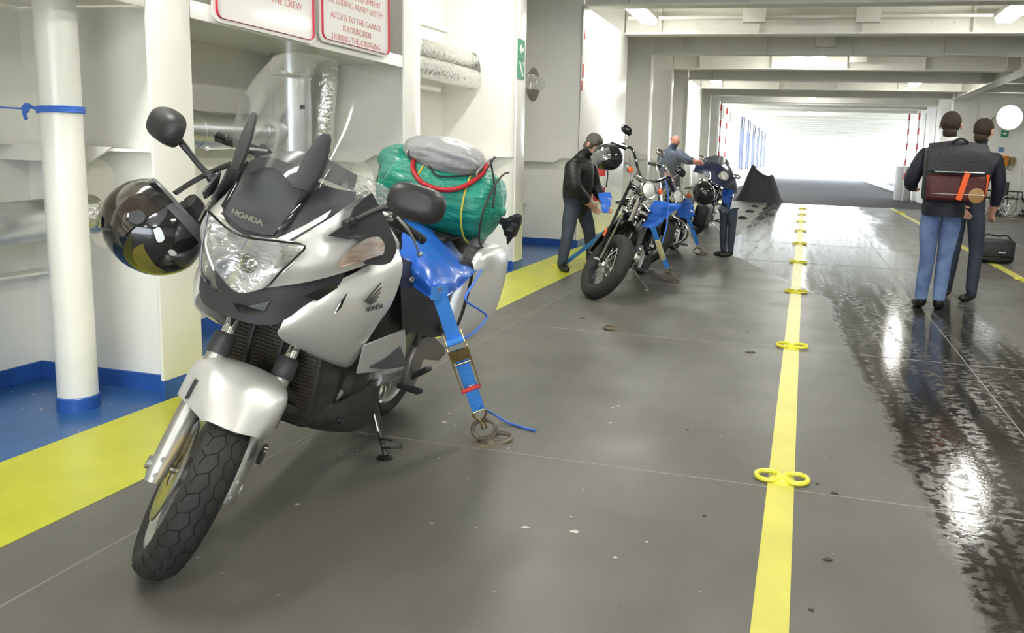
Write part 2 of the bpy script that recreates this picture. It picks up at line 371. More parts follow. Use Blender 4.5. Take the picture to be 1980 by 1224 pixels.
for i, y in enumerate(FRAME_Y):
    if y > 27.5: break
    b = MB()
    if -6 < y < 11:
        if y < 6: holed_plate(b, XW, XF - 0.019, 0.0, 1.70, y - 0.01, 0.02, (-3.45, 0.95, 0.125, 0.225))
        else: b.box(((XW + XF) / 2 - 0.01, y, 0.85), (XF - XW - 0.02, 0.02, 1.70))
        if y > 6: holed_plate(b, XW, XF - 0.019, 1.70, Z_TOP, y - 0.01, 0.02, (-3.57, 2.13, 0.105, 0.20) if y < 9 else (-3.72, 2.21, 0.10, 0.23))
        else: b.box(((XW + XF) / 2 - 0.01, y, (1.70 + Z_TOP) / 2), (XF - XW - 0.02, 0.02, Z_TOP - 1.70))
    else: b.box(((XW + XF) / 2 - 0.01, y, Z_TOP / 2), (XF - XW - 0.02, 0.02, Z_TOP))
    w = b.build('web_plate', WHITE, wl, smooth=0)
    MB().box((XF - 0.01, y, 0.05 + Z_BEAM / 2), (0.02, 0.26, Z_BEAM - 0.1)).build('flange', WHITE, w, bevel=0.004)
    MB().box((XF - 0.01, y, 0.05), (0.021, 0.261, 0.10)).build('flange_foot', BLUEP, w, smooth=0)
    MB().box(((XW + XF) / 2, y - 0.016, 0.045), (XF - XW, 0.012, 0.09)).build('baseboard', BLUEP, w, smooth=0)
    zs = 1.22
    MB().prism([(XW, y - 0.16, zs), (-3.30, y - 0.16, zs), (XF - 0.03, y - 0.012, zs), (XW, y - 0.012, zs)], (0, 0, 0.014)).build('stiffener', WHITE, w, smooth=0)
    MB().prism([(XW, y - 0.16, zs - 0.06), (-3.34, y - 0.16, zs - 0.06), (-3.20, y - 0.16, zs + 0.02), (XW, y - 0.16, zs + 0.02)], (0, -0.012, 0)).build('stiffener_lip', WHITE, w, smooth=0)
# longitudinal shelf stringer with its face bar in the first bays
for a, c in ((Y0, 3.22), (3.24, 5.62)):
    s_ = MB().box(((XW + XF) / 2, (a + c) / 2, 1.925), (XF - XW - 0.02, c - a - 0.02, 0.012)).build('stringer', WHITE, wl, smooth=0)
    MB().box((XF - 0.012, (a + c) / 2, 1.93), (0.016, c - a - 0.26, 0.088)).build('face_bar', WHITE, s_, bevel=0.003)
for z in (1.24, 0.58):
    MB().box((XW + 0.06, (Y0 + 27) / 2, z), (0.12, 27 - Y0, 0.012)).build('hull_stiffener', WHITE, wl, smooth=0)
# flush casings between some frames
for a, c in ((10.30, 12.96), (19.9, 22.56)):
    p = MB().box((XF + 0.0, (a + c) / 2, 0.05 + Z_BEAM / 2), (0.03, c - a, Z_BEAM - 0.1)).build('casing_panel', WHITE, wl, bevel=0.004)
    MB().box((XF + 0.002, (a + c) / 2, 0.05), (0.03, c - a, 0.1)).build('casing_foot', BLUEP, p, smooth=0)

# ---- ceiling: deck plating, transverse beams, longitudinals
XR = 8.0
ce = tag(MB().box(((XW + XR) / 2, (Y0 + Y1) / 2, Z_TOP + 0.02), (XR - XW, Y1 - Y0, 0.04)).build('ceiling', CEILW, smooth=0), kind='structure')
yb = [3.23 + 2.4 * k for k in range(-6, 25)]
for y in yb:
    b = MB().box(((XF + XR) / 2, y, (Z_BEAM + Z_TOP) / 2), (XR - XF, 0.02, Z_TOP - Z_BEAM)).box(((XF + XR) / 2, y, Z_BEAM), (XR - XF, 0.26, 0.022))
    bo = b.build('deck_beam', CEILW, ce, smooth=0)
    if 7 < y < 24:
        for x in np.arange(-2.4, 7, 1.55): MB().box((x, y, (Z_BEAM + Z_TOP) / 2 - 0.12), (0.014, 0.2, 0.46)).build('beam_bracket', CEILW, bo, smooth=0)
        st = MB()
        for x in np.arange(-2.8, 7, 0.32): st.box((x, y - 0.02, Z_BEAM + 0.17), (0.022, 0.03, 0.022))
        tag(st.build('studs', CEILW, bo, smooth=0), kind='stuff')
for x in np.arange(-2.75, XR, 0.72):
    MB().box((x, (Y0 + Y1) / 2, Z_TOP - 0.12), (0.014, Y1 - Y0, 0.24)).box((x + 0.02, (Y0 + Y1) / 2, Z_TOP - 0.23), (0.05, Y1 - Y0, 0.025)).build('deck_longitudinal', CEILW, ce, smooth=0)
# services hung under the deck
for (y, z, r, x0, x1) in ((12.55, 3.46, 0.030, -2.9, 7), (17.7, 3.38, 0.05, -2.9, 7), (24.9, 3.30, 0.05, -2.9, 7), (27.3, 3.22, 0.06, -2.9, 4)):
    MB().tube([(x0, y, z), (x1, y, z)], r, 10).build('service_pipe', WHITE, ce)
for (x, y) in ((-0.9, 12.4), (0.75, 12.45), (0.2, 15.0), (0.9, 17.3)):
    MB().box((x, y, 3.52), (0.34, 0.12, 0.34)).build('cable_box', CEILW, ce, bevel=0.01)
cab = curve([(-0.55, 9.9, 3.34), (-0.35, 9.9, 3.325), (-0.1, 9.9, 3.33), (0.12, 9.9, 3.345), (0.2, 9.9, 3.38)], 16)
MB().tube(cab, 0.014, 6).build('hanging_cable', BLACKP, ce)
# longitudinal girder over the right lane
gd = MB().box((4.05, 7.5, 3.19), (0.30, 33.6, 0.03)).box((4.05, 7.5, 3.55), (0.02, 33.6, 0.72)).build('girder', CEILW, ce, smooth=0)

# ---- right side and far end
wr = tag(MB().box((XR, (Y0 + 24.4) / 2, Z_TOP / 2), (0.04, 24.4 - Y0, Z_TOP)).build('wall_right', WHITE, smooth=0), kind='structure')
wb = tag(MB().box(((3.98 + XR) / 2, 24.42, Z_TOP / 2), (XR - 3.98, 0.06, Z_TOP)).build('wall_bulkhead', WHITE, smooth=0), kind='structure')
MB().box((4.30, 24.36, 1.62), (0.62, 0.05, 3.1)).build('bulkhead_panel', WHITE, wb, bevel=0.01)
MB().box((5.98, 24.33, 1.6), (0.10, 0.14, 3.2)).build('bulkhead_stiffener', WHITE, wb, bevel=0.01)
MB().box((6.6, 24.33, 1.6), (0.10, 0.14, 3.2)).build('bulkhead_stiffener', WHITE, wb, bevel=0.01)
wc = tag(MB().box((3.99, 28.5, Z_TOP / 2), (0.06, 8.0, Z_TOP)).build('wall_casing', WHITE, smooth=0), kind='structure')
for k in range(3): MB().box((3.95, 25.6 + 2.3 * k, 1.75), (0.03, 1.5, 2.7)).build('casing_panel', WHITE, wc, bevel=0.008)
MB().box((4.3, 47, 0.10), (0.15, 29, 0.20)).build('kerb', WHITE, wc, smooth=0)
for k in range(6): MB().box((4.3, 35.0 + 5.2 * k, Z_TOP / 2), (0.16, 0.22, Z_TOP)).build('side_column', WHITE, wc, smooth=0)
# open side gallery beyond the casing: bulwark and columns
wg = tag(MB().box((-3.05, 43.5, 0.45), (0.06, 33, 0.9)).build('wall_gallery', WHITE, smooth=0), kind='structure')
for k in range(24): MB().box((-3.05, 27.4 + 1.4 * k, Z_TOP / 2 + 0.4), (0.16, 0.26 if k % 3 else 0.5, Z_TOP - 0.8)).build('gallery_column', WHITE if k < 6 or k % 3 == 0 else mat('slate_paint', (0.10, 0.12, 0.19), 0.5), wg, smooth=0)
MB().box((-3.05, 43.5, 2.95), (0.08, 33, 0.5)).build('gallery_header', WHITE, wg, smooth=0)

# ---- lamps: enclosed fluorescent fittings between the beams
lamp0 = empty('ceiling_lamp', (0, 0, 0))
MB().box((0, 0, 0.045), (0.26, 1.35, 0.07)).build('housing', WHITE, lamp0, bevel=0.012)
MB().box((0, 0, -0.025), (0.22, 1.28, 0.07)).build('diffuser', LAMP, lamp0, bevel=0.03, seg=3)
spots = [(x, y) for y in (-7.7, -2.9, 1.9, 6.7, 11.5, 21.1) for x in (-2.46, 2.52)] + [(-0.30, 16.3), (0.12, 16.5), (0.05, -5.3), (0.05, -0.5), (0.05, 4.3), (0.05, 26.0), (0.05, 33.2)]  # centre-row lamps near and behind the camera are added, unseen, for fill
for i, (x, y) in enumerate(spots):
    o = lamp0 if i == 0 else copy_tree(lamp0); o.location = (x, y, 3.34)
    if y > 9 and x < 5:
        where = {(-2.46, 11.5): 'nearest fluorescent ceiling lamp above the white casing left', (2.52, 11.5): 'bright fluorescent ceiling lamp at the upper right corner',
                 (-0.30, 16.3): 'left of two close fluorescent lamps above the lane line', (0.12, 16.5): 'right of two close fluorescent lamps above the lane line',
                 (-2.46, 21.1): 'small far fluorescent ceiling lamp above the far left casing', (2.52, 21.1): 'small far fluorescent ceiling lamp near the right bulkhead',
                 (0.05, 26.0): 'fluorescent ceiling lamp above the dark coated deck', (0.05, 33.2): 'farthest fluorescent ceiling lamp above the lane line'}[(x, y)]
        tag(o, where, 'lamp', 'fluorescent ceiling lamps')
    else: tag(o, 'unseen fluorescent ceiling lamp overhead outside the view, adding fill light', 'lamp', 'fluorescent ceiling lamps')
# ================================================================== SILVER TOURING MOTORCYCLE
def bike_frame(rear, lean_deg, head_deg):
    ph, hd = math.radians(lean_deg), math.radians(head_deg)
    hv = V3(math.sin(hd), -math.cos(hd), 0); l0 = V3(-hv[1], hv[0], 0); up0 = V3(0, 0, 1)
    l = math.cos(ph) * l0 - math.sin(ph) * up0; up = math.cos(ph) * up0 + math.sin(ph) * l0
    return V3(*rear), hv, l, up
def frame_matrix(fr):
    o, a, b, c = fr
    return Matrix([[a[i], b[i], c[i], o[i]] for i in range(3)] + [[0, 0, 0, 1]])
TF = bike_frame((-1.95, 3.29, 0.0), 14.0, 5.5)
def Qf(fr, x, y, w):
    """bike-local point on the lengthwise plane at lateral offset w that lies on a sight line"""
    o, hv, l, up = fr; d = ray(x, y); t = (w - (CAM_P - o) @ l) / (d @ l); P = CAM_P + t * d - o
    return V3(P @ hv, w, P @ up)
def Q(x, y, w): return Qf(TF, x, y, w)
def toW(fr, p): return fr[0] + p[0] * fr[1] + p[1] * fr[2] + p[2] * fr[3]
def G(rows): return [[Q(*p) for p in r] for r in rows]
PLAN_U = ([0, .05, .10, .15, .20, .25, .27, .285, .295, .30], [1.385, 1.382, 1.368, 1.340, 1.285, 1.185, 1.10, 1.00, .90, .5])     # half-width against length, upper fairing
PLAN_L = ([0, .08, .13, .18, .22, .25, .27, .285, .292, .295], [1.375, 1.365, 1.340, 1.285, 1.21, 1.13, 1.05, .95, .80, .4])        # lower fairing
def QP(x, y, plan, out=0.0, side=1):
    """fairing point on a sight line: where it meets the outline of the fairing seen from above"""
    lo, hi = 0.0, 0.33
    for _ in range(40):
        m = (lo + hi) / 2; q = Q(x, y, m * side); zc, kc = (0.95, 1.5) if plan is PLAN_U else (0.84, 0.9)
        d = q[0] - np.interp(m + 0.07 * (1 - math.exp(-kc * (q[2] - zc) ** 2 / 0.07)), plan[0], plan[1])
        if d * side < 0: lo = m
        else: hi = m
    return Q(x, y, (lo + hi) / 2 * side) + V3(out * 0.5, out * side, 0)
def GP(rows, plan, out=0.0): return [[QP(x, y, plan, out[i] if hasattr(out, '__len__') else out) for x, y in r] for i, r in enumerate(rows)]
tour = empty('touring_motorcycle', label='large silver touring motorcycle with raised windscreen, nearest the camera', cat='motorcycle', matrix=frame_matrix(TF))
def pt(b, name, m, parent=None, **k): return b.build(name, m, parent or tour, **k)

# ---- steering assembly
STEER, RAKE = math.radians(35), math.radians(28.5)
AXLE = V3(1.425, 0, 0.296)
S_AX = V3(-math.sin(RAKE), 0, math.cos(RAKE)); FWD = V3(math.cos(RAKE), 0, math.sin(RAKE)); PIV = AXLE - 0.035 * FWD
R_ST = rotm(S_AX, STEER)
def W(a, b, w): return PIV + R_ST @ (AXLE + a * FWD + b * S_AX + V3(0, w, 0) - PIV)
def st(p): return PIV + R_ST @ (p - PIV)
LATS = R_ST @ V3(0, 1, 0)
def tyre_profile(R, w, rim):
    pr = []
    for t in np.linspace(-1, 1, 13):
        a = t * math.radians(80); pr.append((R - 0.52 * w * (1 - math.cos(a)) * 0.85, math.sin(a) * w / 2))
    pr = [(rim, -w * 0.36), (rim + 0.02, -w * 0.46)] + pr + [(rim + 0.02, w * 0.46), (rim, w * 0.36)]
    return pr
def wheel(parent, c, axis, R, w, rim, rim_m, spokes=3, name='front', tread=True, hub=0.045):
    c = V3(*c); ax = V3(*axis) / np.linalg.norm(axis)
    ty = MB().lathe(tyre_profile(R, w, rim), c, ax, 64, closed=True).build(name + '_tyre', RUBBER, parent, smooth=50)
    u = np.cross(ax, V3(0, 0, 1)); u /= np.linalg.norm(u); v = np.cross(ax, u)
    if tread:
        g = MB(); n = 34
        def on(t, s):
            a = s * math.radians(80); r = R - 0.52 * w * (1 - math.cos(a)) * 0.85 + 0.0012
            return c + r * (math.cos(t) * u + math.sin(t) * v) + ax * math.sin(a) * w / 2
        def groove(pts, hw):
            for (t0, s0), (t1, s1) in zip(pts[:-1], pts[1:]):
                k = 4; prev = None
                for i in range(k + 1):
                    q = i / k; t, s_ = t0 + (t1 - t0) * q, s0 + (s1 - s0) * q
                    d = on(t1, s1) - on(t0, s0); d /= np.linalg.norm(d); nrm = on(t, s_) - c; nrm /= np.linalg.norm(nrm); sd = np.cross(d, nrm); sd /= np.linalg.norm(sd)
                    cur = (on(t, s_) - sd * hw, on(t, s_) + sd * hw)
                    if prev is not None: g.add([prev[0], prev[1], cur[1], cur[0]], [(0, 1, 2, 3)])
                    prev = cur
        st_ = 2 * math.pi / n
        for i in range(n):
            t = i * st_
            groove([(t, -0.18), (t + st_ * 0.5, -0.02), (t + st_, -0.18)], 0.0016)
            groove([(t + st_ * 0.5, 0.14), (t + st_, 0.26), (t + st_ * 1.5, 0.14)], 0.0016)
            groove([(t, -0.18), (t + st_ * 0.25, -0.52), (t - st_ * 0.15, -0.80)], 0.0015)
            groove([(t, 0.26), (t + st_ * 0.25, 0.55), (t - st_ * 0.15, 0.82)], 0.0015)
            groove([(t + st_ * 0.25, -0.52), (t + st_ * 0.75, -0.62)], 0.0013)
            groove([(t + st_ * 0.25, 0.55), (t + st_ * 0.75, 0.64)], 0.0013)
        tag(g.build('tread_grooves', mat('groove_black', (0.006, 0.006, 0.006), 0.9), ty, smooth=0, recalc=False), kind='stuff')
    ri = MB().lathe([(rim + 0.006, -w * 0.37), (rim - 0.006, -w * 0.37), (rim - 0.022, -w * 0.22), (rim - 0.022, w * 0.22), (rim - 0.006, w * 0.37), (rim + 0.006, w * 0.37)], c, ax, 48, closed=True).build(name + '_rim', rim_m, parent)
    hb = MB().lathe([(hub, -0.05), (hub, 0.05)], c, ax, 20).build('hub', rim_m, parent)
    if spokes:
        for k in range(spokes):
            for dl in (-0.16, 0.16):
                a = 2 * math.pi * k / spokes + dl; a2 = 2 * math.pi * k / spokes + dl * 0.9
                d0 = math.cos(a) * u + math.sin(a) * v
                MB().bar(c + d0 * hub * 0.8, c + d0 * (rim - 0.015), 0.024, 0.03, ax).build('spoke', rim_m, ri, bevel=0.005)
    return ty
wheel(tour, W(0, 0, 0), LATS, 0.30, 0.122, 0.222, SILVERD, 3, 'front')
for s_ in (-1, 1):
    dsk = MB().lathe([(0.15, -0.0025), (0.15, 0.0025), (0.108, 0.0025), (0.108, -0.0025)], W(0, 0, s_ * 0.062), LATS, 40, closed=True).build('brake_disc', STEEL, tour)
    MB().lathe([(0.108, -0.002), (0.108, 0.002), (0.05, 0.002), (0.05, -0.002)], W(0, 0, s_ * 0.062), LATS, 30, closed=True).build('disc_carrier', ZINC, dsk)
    MB().prism([W(a, b, s_ * 0.05) for a, b in ((-0.17, 0.05), (-0.12, 0.12), (-0.07, 0.10), (-0.08, 0.0), (-0.14, -0.02))], LATS * s_ * 0.06).build('brake_caliper', SILVERD, tour, bevel=0.008)
    lg = MB().tube([W(0.005, -0.05, s_ * 0.105), W(0.005, -0.02, s_ * 0.105), W(0.0, 0.06, s_ * 0.103), W(-0.008, 0.36, s_ * 0.103)], [0.022, 0.029, 0.032, 0.030], 16).build('fork_lower', SILVERD, tour)
    MB().lathe([(0.020, -0.03), (0.020, 0.022)], W(0.0, 0.0, s_ * 0.112), LATS, 14).build('axle_clamp', SILVERD, lg)
    for q in (-0.028, 0.020): MB().lathe([(0.007, 0), (0.007, 0.014)], W(0.026, q, s_ * 0.108), R_ST @ FWD, 8).build('bolt', STEEL, lg)
    MB().tube([W(-0.01, 0.36, s_ * 0.103), W(-0.01, 0.86, s_ * 0.103)], 0.0205, 16).build('fork_tube', CHROME, tour)
    MB().lathe([(0.033, 0), (0.036, 0.008), (0.035, 0.062), (0.030, 0.070)], W(-0.009, 0.355, s_ * 0.103), S_AX, 20).build('fork_sleeve', CHARC, tour)
MB().tube([W(0, 0, -0.12), W(0, 0, 0.12)], 0.012, 12).build('axle', STEEL, tour)
MB().lathe([(0.033, -0.003), (0.033, 0.006)], W(0.05, 0.12, 0.137), LATS, 20).build('reflector', mat('dark_reflector', (0.05, 0.045, 0.035), 0.15), tour)
# fender
def fend(w):
    s1 = 1 if w > 0 else -1
    return w
rows = []
for s1, kind in ((-1, 'sb'), (-1, 'st'), (-1, 'sh'), (0, 'cr'), (1, 'sh'), (1, 'st'), (1, 'sb')):
    T = {'sb': [(-0.085, .205, .142), (.04, .20, .142), (.14, .185, .118), (.212, .160, .078)], 'st': [(-.09, .31, .138), (.06, .295, .135), (.17, .25, .108), (.235, .163, .070)],
         'sh': [(-.095, .352, .100), (.07, .335, .092), (.185, .275, .076), (.255, .162, .050)], 'cr': [(-.095, .362, 0), (.075, .347, 0), (.195, .285, 0), (.278, .158, 0)]}[kind]
    rows.append([W(a, b, s1 * w) for a, b, w in T])
fe = MB().surf(rows, (34, 24), 0.004).build('front_fender', SILVER, tour, smooth=60)
for s1 in (-1, 1):
    MB().prism([W(a, b, s1 * 0.1235 - 0.004) for a, b in ((0.118, 0.262), (0.128, 0.258), (0.122, 0.205), (0.112, 0.200), (0.108, 0.225))], LATS * 0.012 * s1).build('vent_slot', BLACKP, fe)

# ---- nose: headlight, black centre panel, chin
hl_grid = G([[(404, 408, -.160), (440, 441, -.085), (478, 459, 0), (535, 466, .085), (590, 475, .165)],
             [(393, 470, -.150), (425, 480, -.085), (474, 492, 0), (530, 500, .08), (572, 498, .150)],
             [(390, 520, -.135), (420, 527, -.08), (468, 535, 0), (520, 532, .07), (549, 520, .13)],
             [(404, 548, -.105), (425, 562, -.06), (465, 570, 0), (500, 564, .055), (520, 552, .095)]])
hl = MB().surf([[p + V3(0.006, 0, 0) for p in r] for r in hl_grid], (22, 34), 0.003).build('headlight_lens', LENS, tour, smooth=60)
REFL = mat('headlight_reflector', (0.97, 0.97, 0.96), 0.16, 0.55, bump=1.0, bscale=20, coat=1.0, stretch=(1, 0.6, 1.4))
MB().surf([[p + V3(-0.07 * (1 if 0 < j < 4 else 0.2) * (1 if 0 < i < 3 else 0.35), 0, 0) for j, p in enumerate(r)] for i, r in enumerate(hl_grid)], (22, 34), 0.003).build('headlight_reflector', REFL, hl, smooth=60)
for cy_, cz_, rr in ((0.0, 0.955, 0.030),):
    xc = 1.37
    MB().lathe([(0.004, 0.0), (rr * 0.5, -0.012), (rr * 0.85, -0.004), (rr, 0.004), (rr * 0.97, 0.006), (rr * 0.8, -0.014), (0.004, -0.02)], (xc - 0.035, cy_, cz_), (1, 0, 0.05), 24).build('reflector_bowl', CHROME, hl)
rim_path = [p + V3(0.003, 0, 0) for p in hl_grid[0]] + [hl_grid[i][4] + V3(0.003, 0, 0) for i in (1, 2)] + [p + V3(0.003, 0, 0) for p in reversed(hl_grid[3])] + [hl_grid[i][0] + V3(0.003, 0, 0) for i in (2, 1)]
MB().tube(curve(rim_path + [rim_path[0]], 60), 0.0035, 6).build('headlight_trim', BLACKG, hl)
# right-hand marker inside the lamp
MB().surf(G([[(545, 476, .10), (588, 478, .16)], [(528, 520, .085), (552, 515, .128)]]), (6, 6), 0.004).build('marker_reflector', mat('ribbed_chrome', (0.9, 0.9, 0.9), 0.15, 1.0, bump=0.8, bscale=90, stretch=(1, 1, 6)), hl)
nose = MB().surf(G([[(470, 325, -.155), (489, 308, -.105), (522, 304, -.04), (562, 318, .025), (600, 342, .085), (640, 362, .13), (690, 372, .20)],
                    [(455, 350, -.155), (470, 335, -.11), (505, 340, -.04), (548, 355, .025), (588, 378, .085), (630, 395, .135), (682, 388, .198)],
                    [(436, 385, -.150), (448, 385, -.105), (490, 392, -.04), (530, 408, .025), (570, 420, .085), (605, 428, .13), (650, 412, .172)],
                    [(430, 408, -.140), (436, 415, -.105), (470, 440, -.04), (505, 452, .02), (540, 458, .07), (560, 462, .10), (580, 452, .125)],
                    [(431, 412, -.130), (440, 432, -.09), (470, 453, -.03), (500, 462, .02), (530, 467, .06), (545, 468, .085), (552, 468, .10)]]), (30, 40), 0.005).build('nose_panel', CHARC, tour, smooth=60)
MB().surf([[q + V3(0.012, 0, 0.003) for q in r] for r in G([[(492, 312, -.100), (522, 307, -.04), (562, 321, .025), (596, 345, .080)], [(474, 342, -.105), (505, 342, -.04), (548, 357, .025), (584, 380, .078)], [(450, 388, -.100), (490, 394, -.04), (530, 410, .025), (562, 420, .074)], [(440, 414, -.098), (470, 441, -.04), (505, 453, .02), (532, 456, .058)]])], (24, 24), 0.012).build('nose_centre_panel', mat('panel_charcoal', (0.045, 0.047, 0.052), 0.48, bump=0.05, bscale=300), nose, smooth=60)
for s1, g in ((-1, [(487, 318), (482, 314), (433, 400), (437, 407)]), (1, [(612, 372), (600, 372), (540, 446), (552, 450)])):
    pts = [Q(x, y, w) + V3(0.012, 0, 0.004) for (x, y), w in zip(g, ((-.112, -.120, -.118, -.108) if s1 < 0 else (.108, .092, .072, .085)))]
    MB().prism(pts, (0.004, 0, 0.001)).build('nose_vent', BLACKG, nose, bevel=0.001)
a0, a1 = Q(460, 418, -.055) + V3(0.020, 0, 0.006), Q(509, 437, .03) + V3(0.020, 0, 0.006); up_ = Q(485, 400, -.01) - Q(478, 428, -.01)
text_mesh('HONDA', 0.022, 0.004, 'nose_badge', CHROME, nose, basis((a0 + a1) / 2, a1 - a0, up_), sx=1.25, bold=0.0008)
def chin_pt(x, y):
    return QP(x, y, PLAN_L, 0.0, 1)
ch = [[(478, 572), (520, 556), (600, 543), (668, 524)], [(478, 596), (540, 585), (605, 566), (662, 540)], [(470, 622), (528, 628), (592, 588), (655, 552)]]
cg = [[QP(x, y, PLAN_L, 0.001) for x, y in r] for r in ch]
cg = [[q * V3(1, -1, 1) for q in reversed(r[1:])] + [V3(r[0][0], 0, r[0][2])] + r[1:] for r in cg]
MB().surf(cg, (16, 44), 0.006).build('chin_cowl', CHARC, tour, smooth=60)
for poly in ([(448, 584), (476, 590), (520, 580), (508, 600), (474, 606), (458, 600)], [(588, 570), (640, 548), (652, 554), (612, 580)]):
    MB().prism([QP(x, y, PLAN_L, 0.005) for x, y in poly], (0.002, 0.002, 0)).build('intake_slot', BLACKG, tour, smooth=0)
# ---- silver cowls (left side seen; right side mirrored)
def both(name, grid, m, res=(24, 24), thick=0.005, dy=0.0, **k):
    out = []
    for s1 in (1, -1):
        b = MB().surf([[p + V3(0, dy, 0) for p in r] for r in grid], res, thick)
        if s1 < 0: b.mirror_y()
        out.append(b.build(name, m, tour, smooth=60, **k))
    return out
upc = both('upper_cowl', GP([[(548, 467), (600, 442), (650, 413), (684, 390), (715, 378)], [(590, 476), (632, 462), (672, 450), (712, 430), (745, 425)],
                         [(553, 518), (622, 506), (690, 490), (735, 474), (765, 462)], [(514, 557), (600, 544), (680, 522), (735, 500), (772, 480)]], PLAN_U, (-0.028, -0.006, 0.012, 0.0)), SILVER)
lowc = both('side_cowl', GP([[(562, 604), (620, 563), (690, 530), (735, 505), (774, 482)], [(534, 632), (612, 598), (690, 575), (735, 545), (772, 518)],
                         [(534, 645), (610, 645), (685, 632), (728, 608), (752, 588)], [(556, 664), (618, 688), (668, 700), (700, 690), (715, 660)],
                         [(575, 676), (630, 702), (675, 720), (695, 718), (708, 700)]], PLAN_L, (-0.010, 0.016, 0.010, -0.018, -0.045)), SILVER)
flap = both('cowl_flap', GP([[(704, 668), (740, 654), (782, 637)], [(698, 690), (740, 680), (784, 662)], [(690, 722), (735, 716), (782, 700)]], PLAN_L, 0.002), SILVER, (14, 14))
both('flap_insert', GP([[(715, 706), (745, 690), (772, 668)], [(714, 711), (750, 712), (786, 706)]], PLAN_L, 0.007), mat('insert_grey', (0.10, 0.10, 0.115), 0.45), (8, 10))
both('cowl_infill', G([[(772, 490, .23), (800, 520, .215), (840, 540, .205)], [(745, 585, .22), (785, 590, .21), (830, 600, .20)], [(690, 690, .195), (745, 670, .19), (785, 650, .19)]]), BLACKP, (12, 12))
# cowl scoop slit, wing emblem and lettering on the left cowl
MB().prism([QP(x, y, PLAN_L, 0.019) for x, y in ((639, 601), (651, 590), (663, 562), (650, 580))], (0, 0.002, 0)).build('cowl_scoop', BLACKG, lowc[0], smooth=0)
def on_cowl(x, y): return QP(x, y, PLAN_L, 0.026)
em = MB()
for k, (x0, y0, x1, y1, wd) in enumerate(((697, 574, 726, 541, 2.6), (699, 577, 727, 550, 2.3), (701, 579, 725, 559, 2.2), (702, 581, 722, 567, 2.0), (703, 583, 719, 574, 1.9))):
    pA, pB = np.array((x0, y0)), np.array((x1, y1)); d = pB - pA; n_ = np.array((-d[1], d[0])) / np.linalg.norm(d)
    q = [pA - n_ * 0.8, pA + n_ * wd * 0.9, pB + n_ * 0.9, pB - n_ * 1.0]
    em.prism([on_cowl(*p) for p in q], (0, 0.0012, 0))
wing_tail = [(697, 573), (694, 577), (700, 581), (708, 583), (703, 576)]
em.prism([on_cowl(*p) for p in wing_tail], (0, 0.0012, 0)).build('wing_emblem', mat('decal_dark', (0.06, 0.06, 0.06), 0.4), lowc[0], smooth=0)
t0, t1 = on_cowl(694, 598), on_cowl(732, 588); tu = on_cowl(711, 575) - on_cowl(713, 592)
text_mesh('HONDA', 0.021, 0.002, 'cowl_lettering', MATS['decal_dark'], lowc[0], basis((t0 + t1) / 2, t1 - t0, tu), sx=1.15, bold=0.0005)

# ---- indicators and mirrors
both('mirror_base', GP([[(628, 452), (665, 425), (682, 392), (712, 370)], [(660, 457), (700, 440), (722, 418), (735, 412)], [(686, 458), (722, 458), (744, 452), (757, 462)], [(700, 507), (728, 509), (748, 503), (759, 484)]], PLAN_U, 0.018), CHARC, (16, 16))
IND = mat('indicator_lens', (0.66, 0.63, 0.60), 0.1, 0.5, bump=0.9, bscale=150, var=0.5, vscale=12, col2=(0.50, 0.33, 0.24), stretch=(0.3, 0.3, 3), coat=1.0)
both('indicator_lens', GP([[(643, 509), (668, 477), (702, 455), (724, 453)], [(645, 510), (675, 490), (706, 474), (733, 468)], [(648, 511), (680, 503), (706, 494), (731, 486)]], PLAN_U, 0.026), IND, (14, 18))
def mirror_shell(c, L, H, D, ax_l, ax_h):
    b = MB(); ax_l = V3(*ax_l) / np.linalg.norm(ax_l); ax_h = V3(*ax_h); ax_h = ax_h - ax_l * (ax_l @ ax_h); ax_h /= np.linalg.norm(ax_h); n = np.cross(ax_l, ax_h)
    rows = []
    for j in range(9):
        t = j / 8 * math.pi / 2; sc, dp = math.cos(t) ** 0.55 if j < 8 else 0.02, math.sin(t) * D
        rows.append([c + n * dp + ax_l * (L * sc * math.copysign(abs(math.cos(a)) ** 0.62, math.cos(a))) + ax_h * (H * sc * math.copysign(abs(math.sin(a)) ** 0.75, math.sin(a))) for a in np.linspace(0, 2 * math.pi, 33)[:-1]])
    nn = 32; b.add([p for r in rows for p in r], [(i * nn + k, i * nn + (k + 1) % nn, (i + 1) * nn + (k + 1) % nn, (i + 1) * nn + k) for i in range(8) for k in range(nn)] + [tuple(range(nn))])
    return b, n
mc = Q(806, 393, .425)
for s1 in (1, -1):
    c = V3(mc[0], mc[1] * s1, mc[2])
    if s1 < 0: c = Q(331, 247, -.425)
    al = V3(-0.15, 1.0, -0.02) if s1 > 0 else V3(-0.55, -1.0, 0.10)
    b, n = mirror_shell(c, 0.088, 0.055, 0.055, al, (-0.2, 0, 1))
    if n[0] < 0: b, n = mirror_shell(c, 0.088, 0.055, 0.055, -al, (-0.2, 0, 1))
    mo = b.build('mirror', BLACKP, tour, smooth=60)
    if s1 > 0: path = [Q(764, 402, .345), Q(738, 403, .31), Q(705, 417, .275), Q(672, 434, .245)]
    else: path = [Q(346, 270, -.375), Q(366, 295, -.335), Q(388, 322, -.29), Q(412, 346, -.245)]
    MB().tube(curve(path, 14), [0.011] * 4 + [0.0095] * 10, 10).build('mirror_stem', BLACKP, mo)
    for q in (path[-1], path[-1] * 0.7 + path[-2] * 0.3): MB().lathe([(0.014, -0.01), (0.016, 0), (0.014, 0.012), (0.006, 0.016)], q, (0.3, s1, 0.2), 12).build('mirror_pivot', BLACKP, mo)
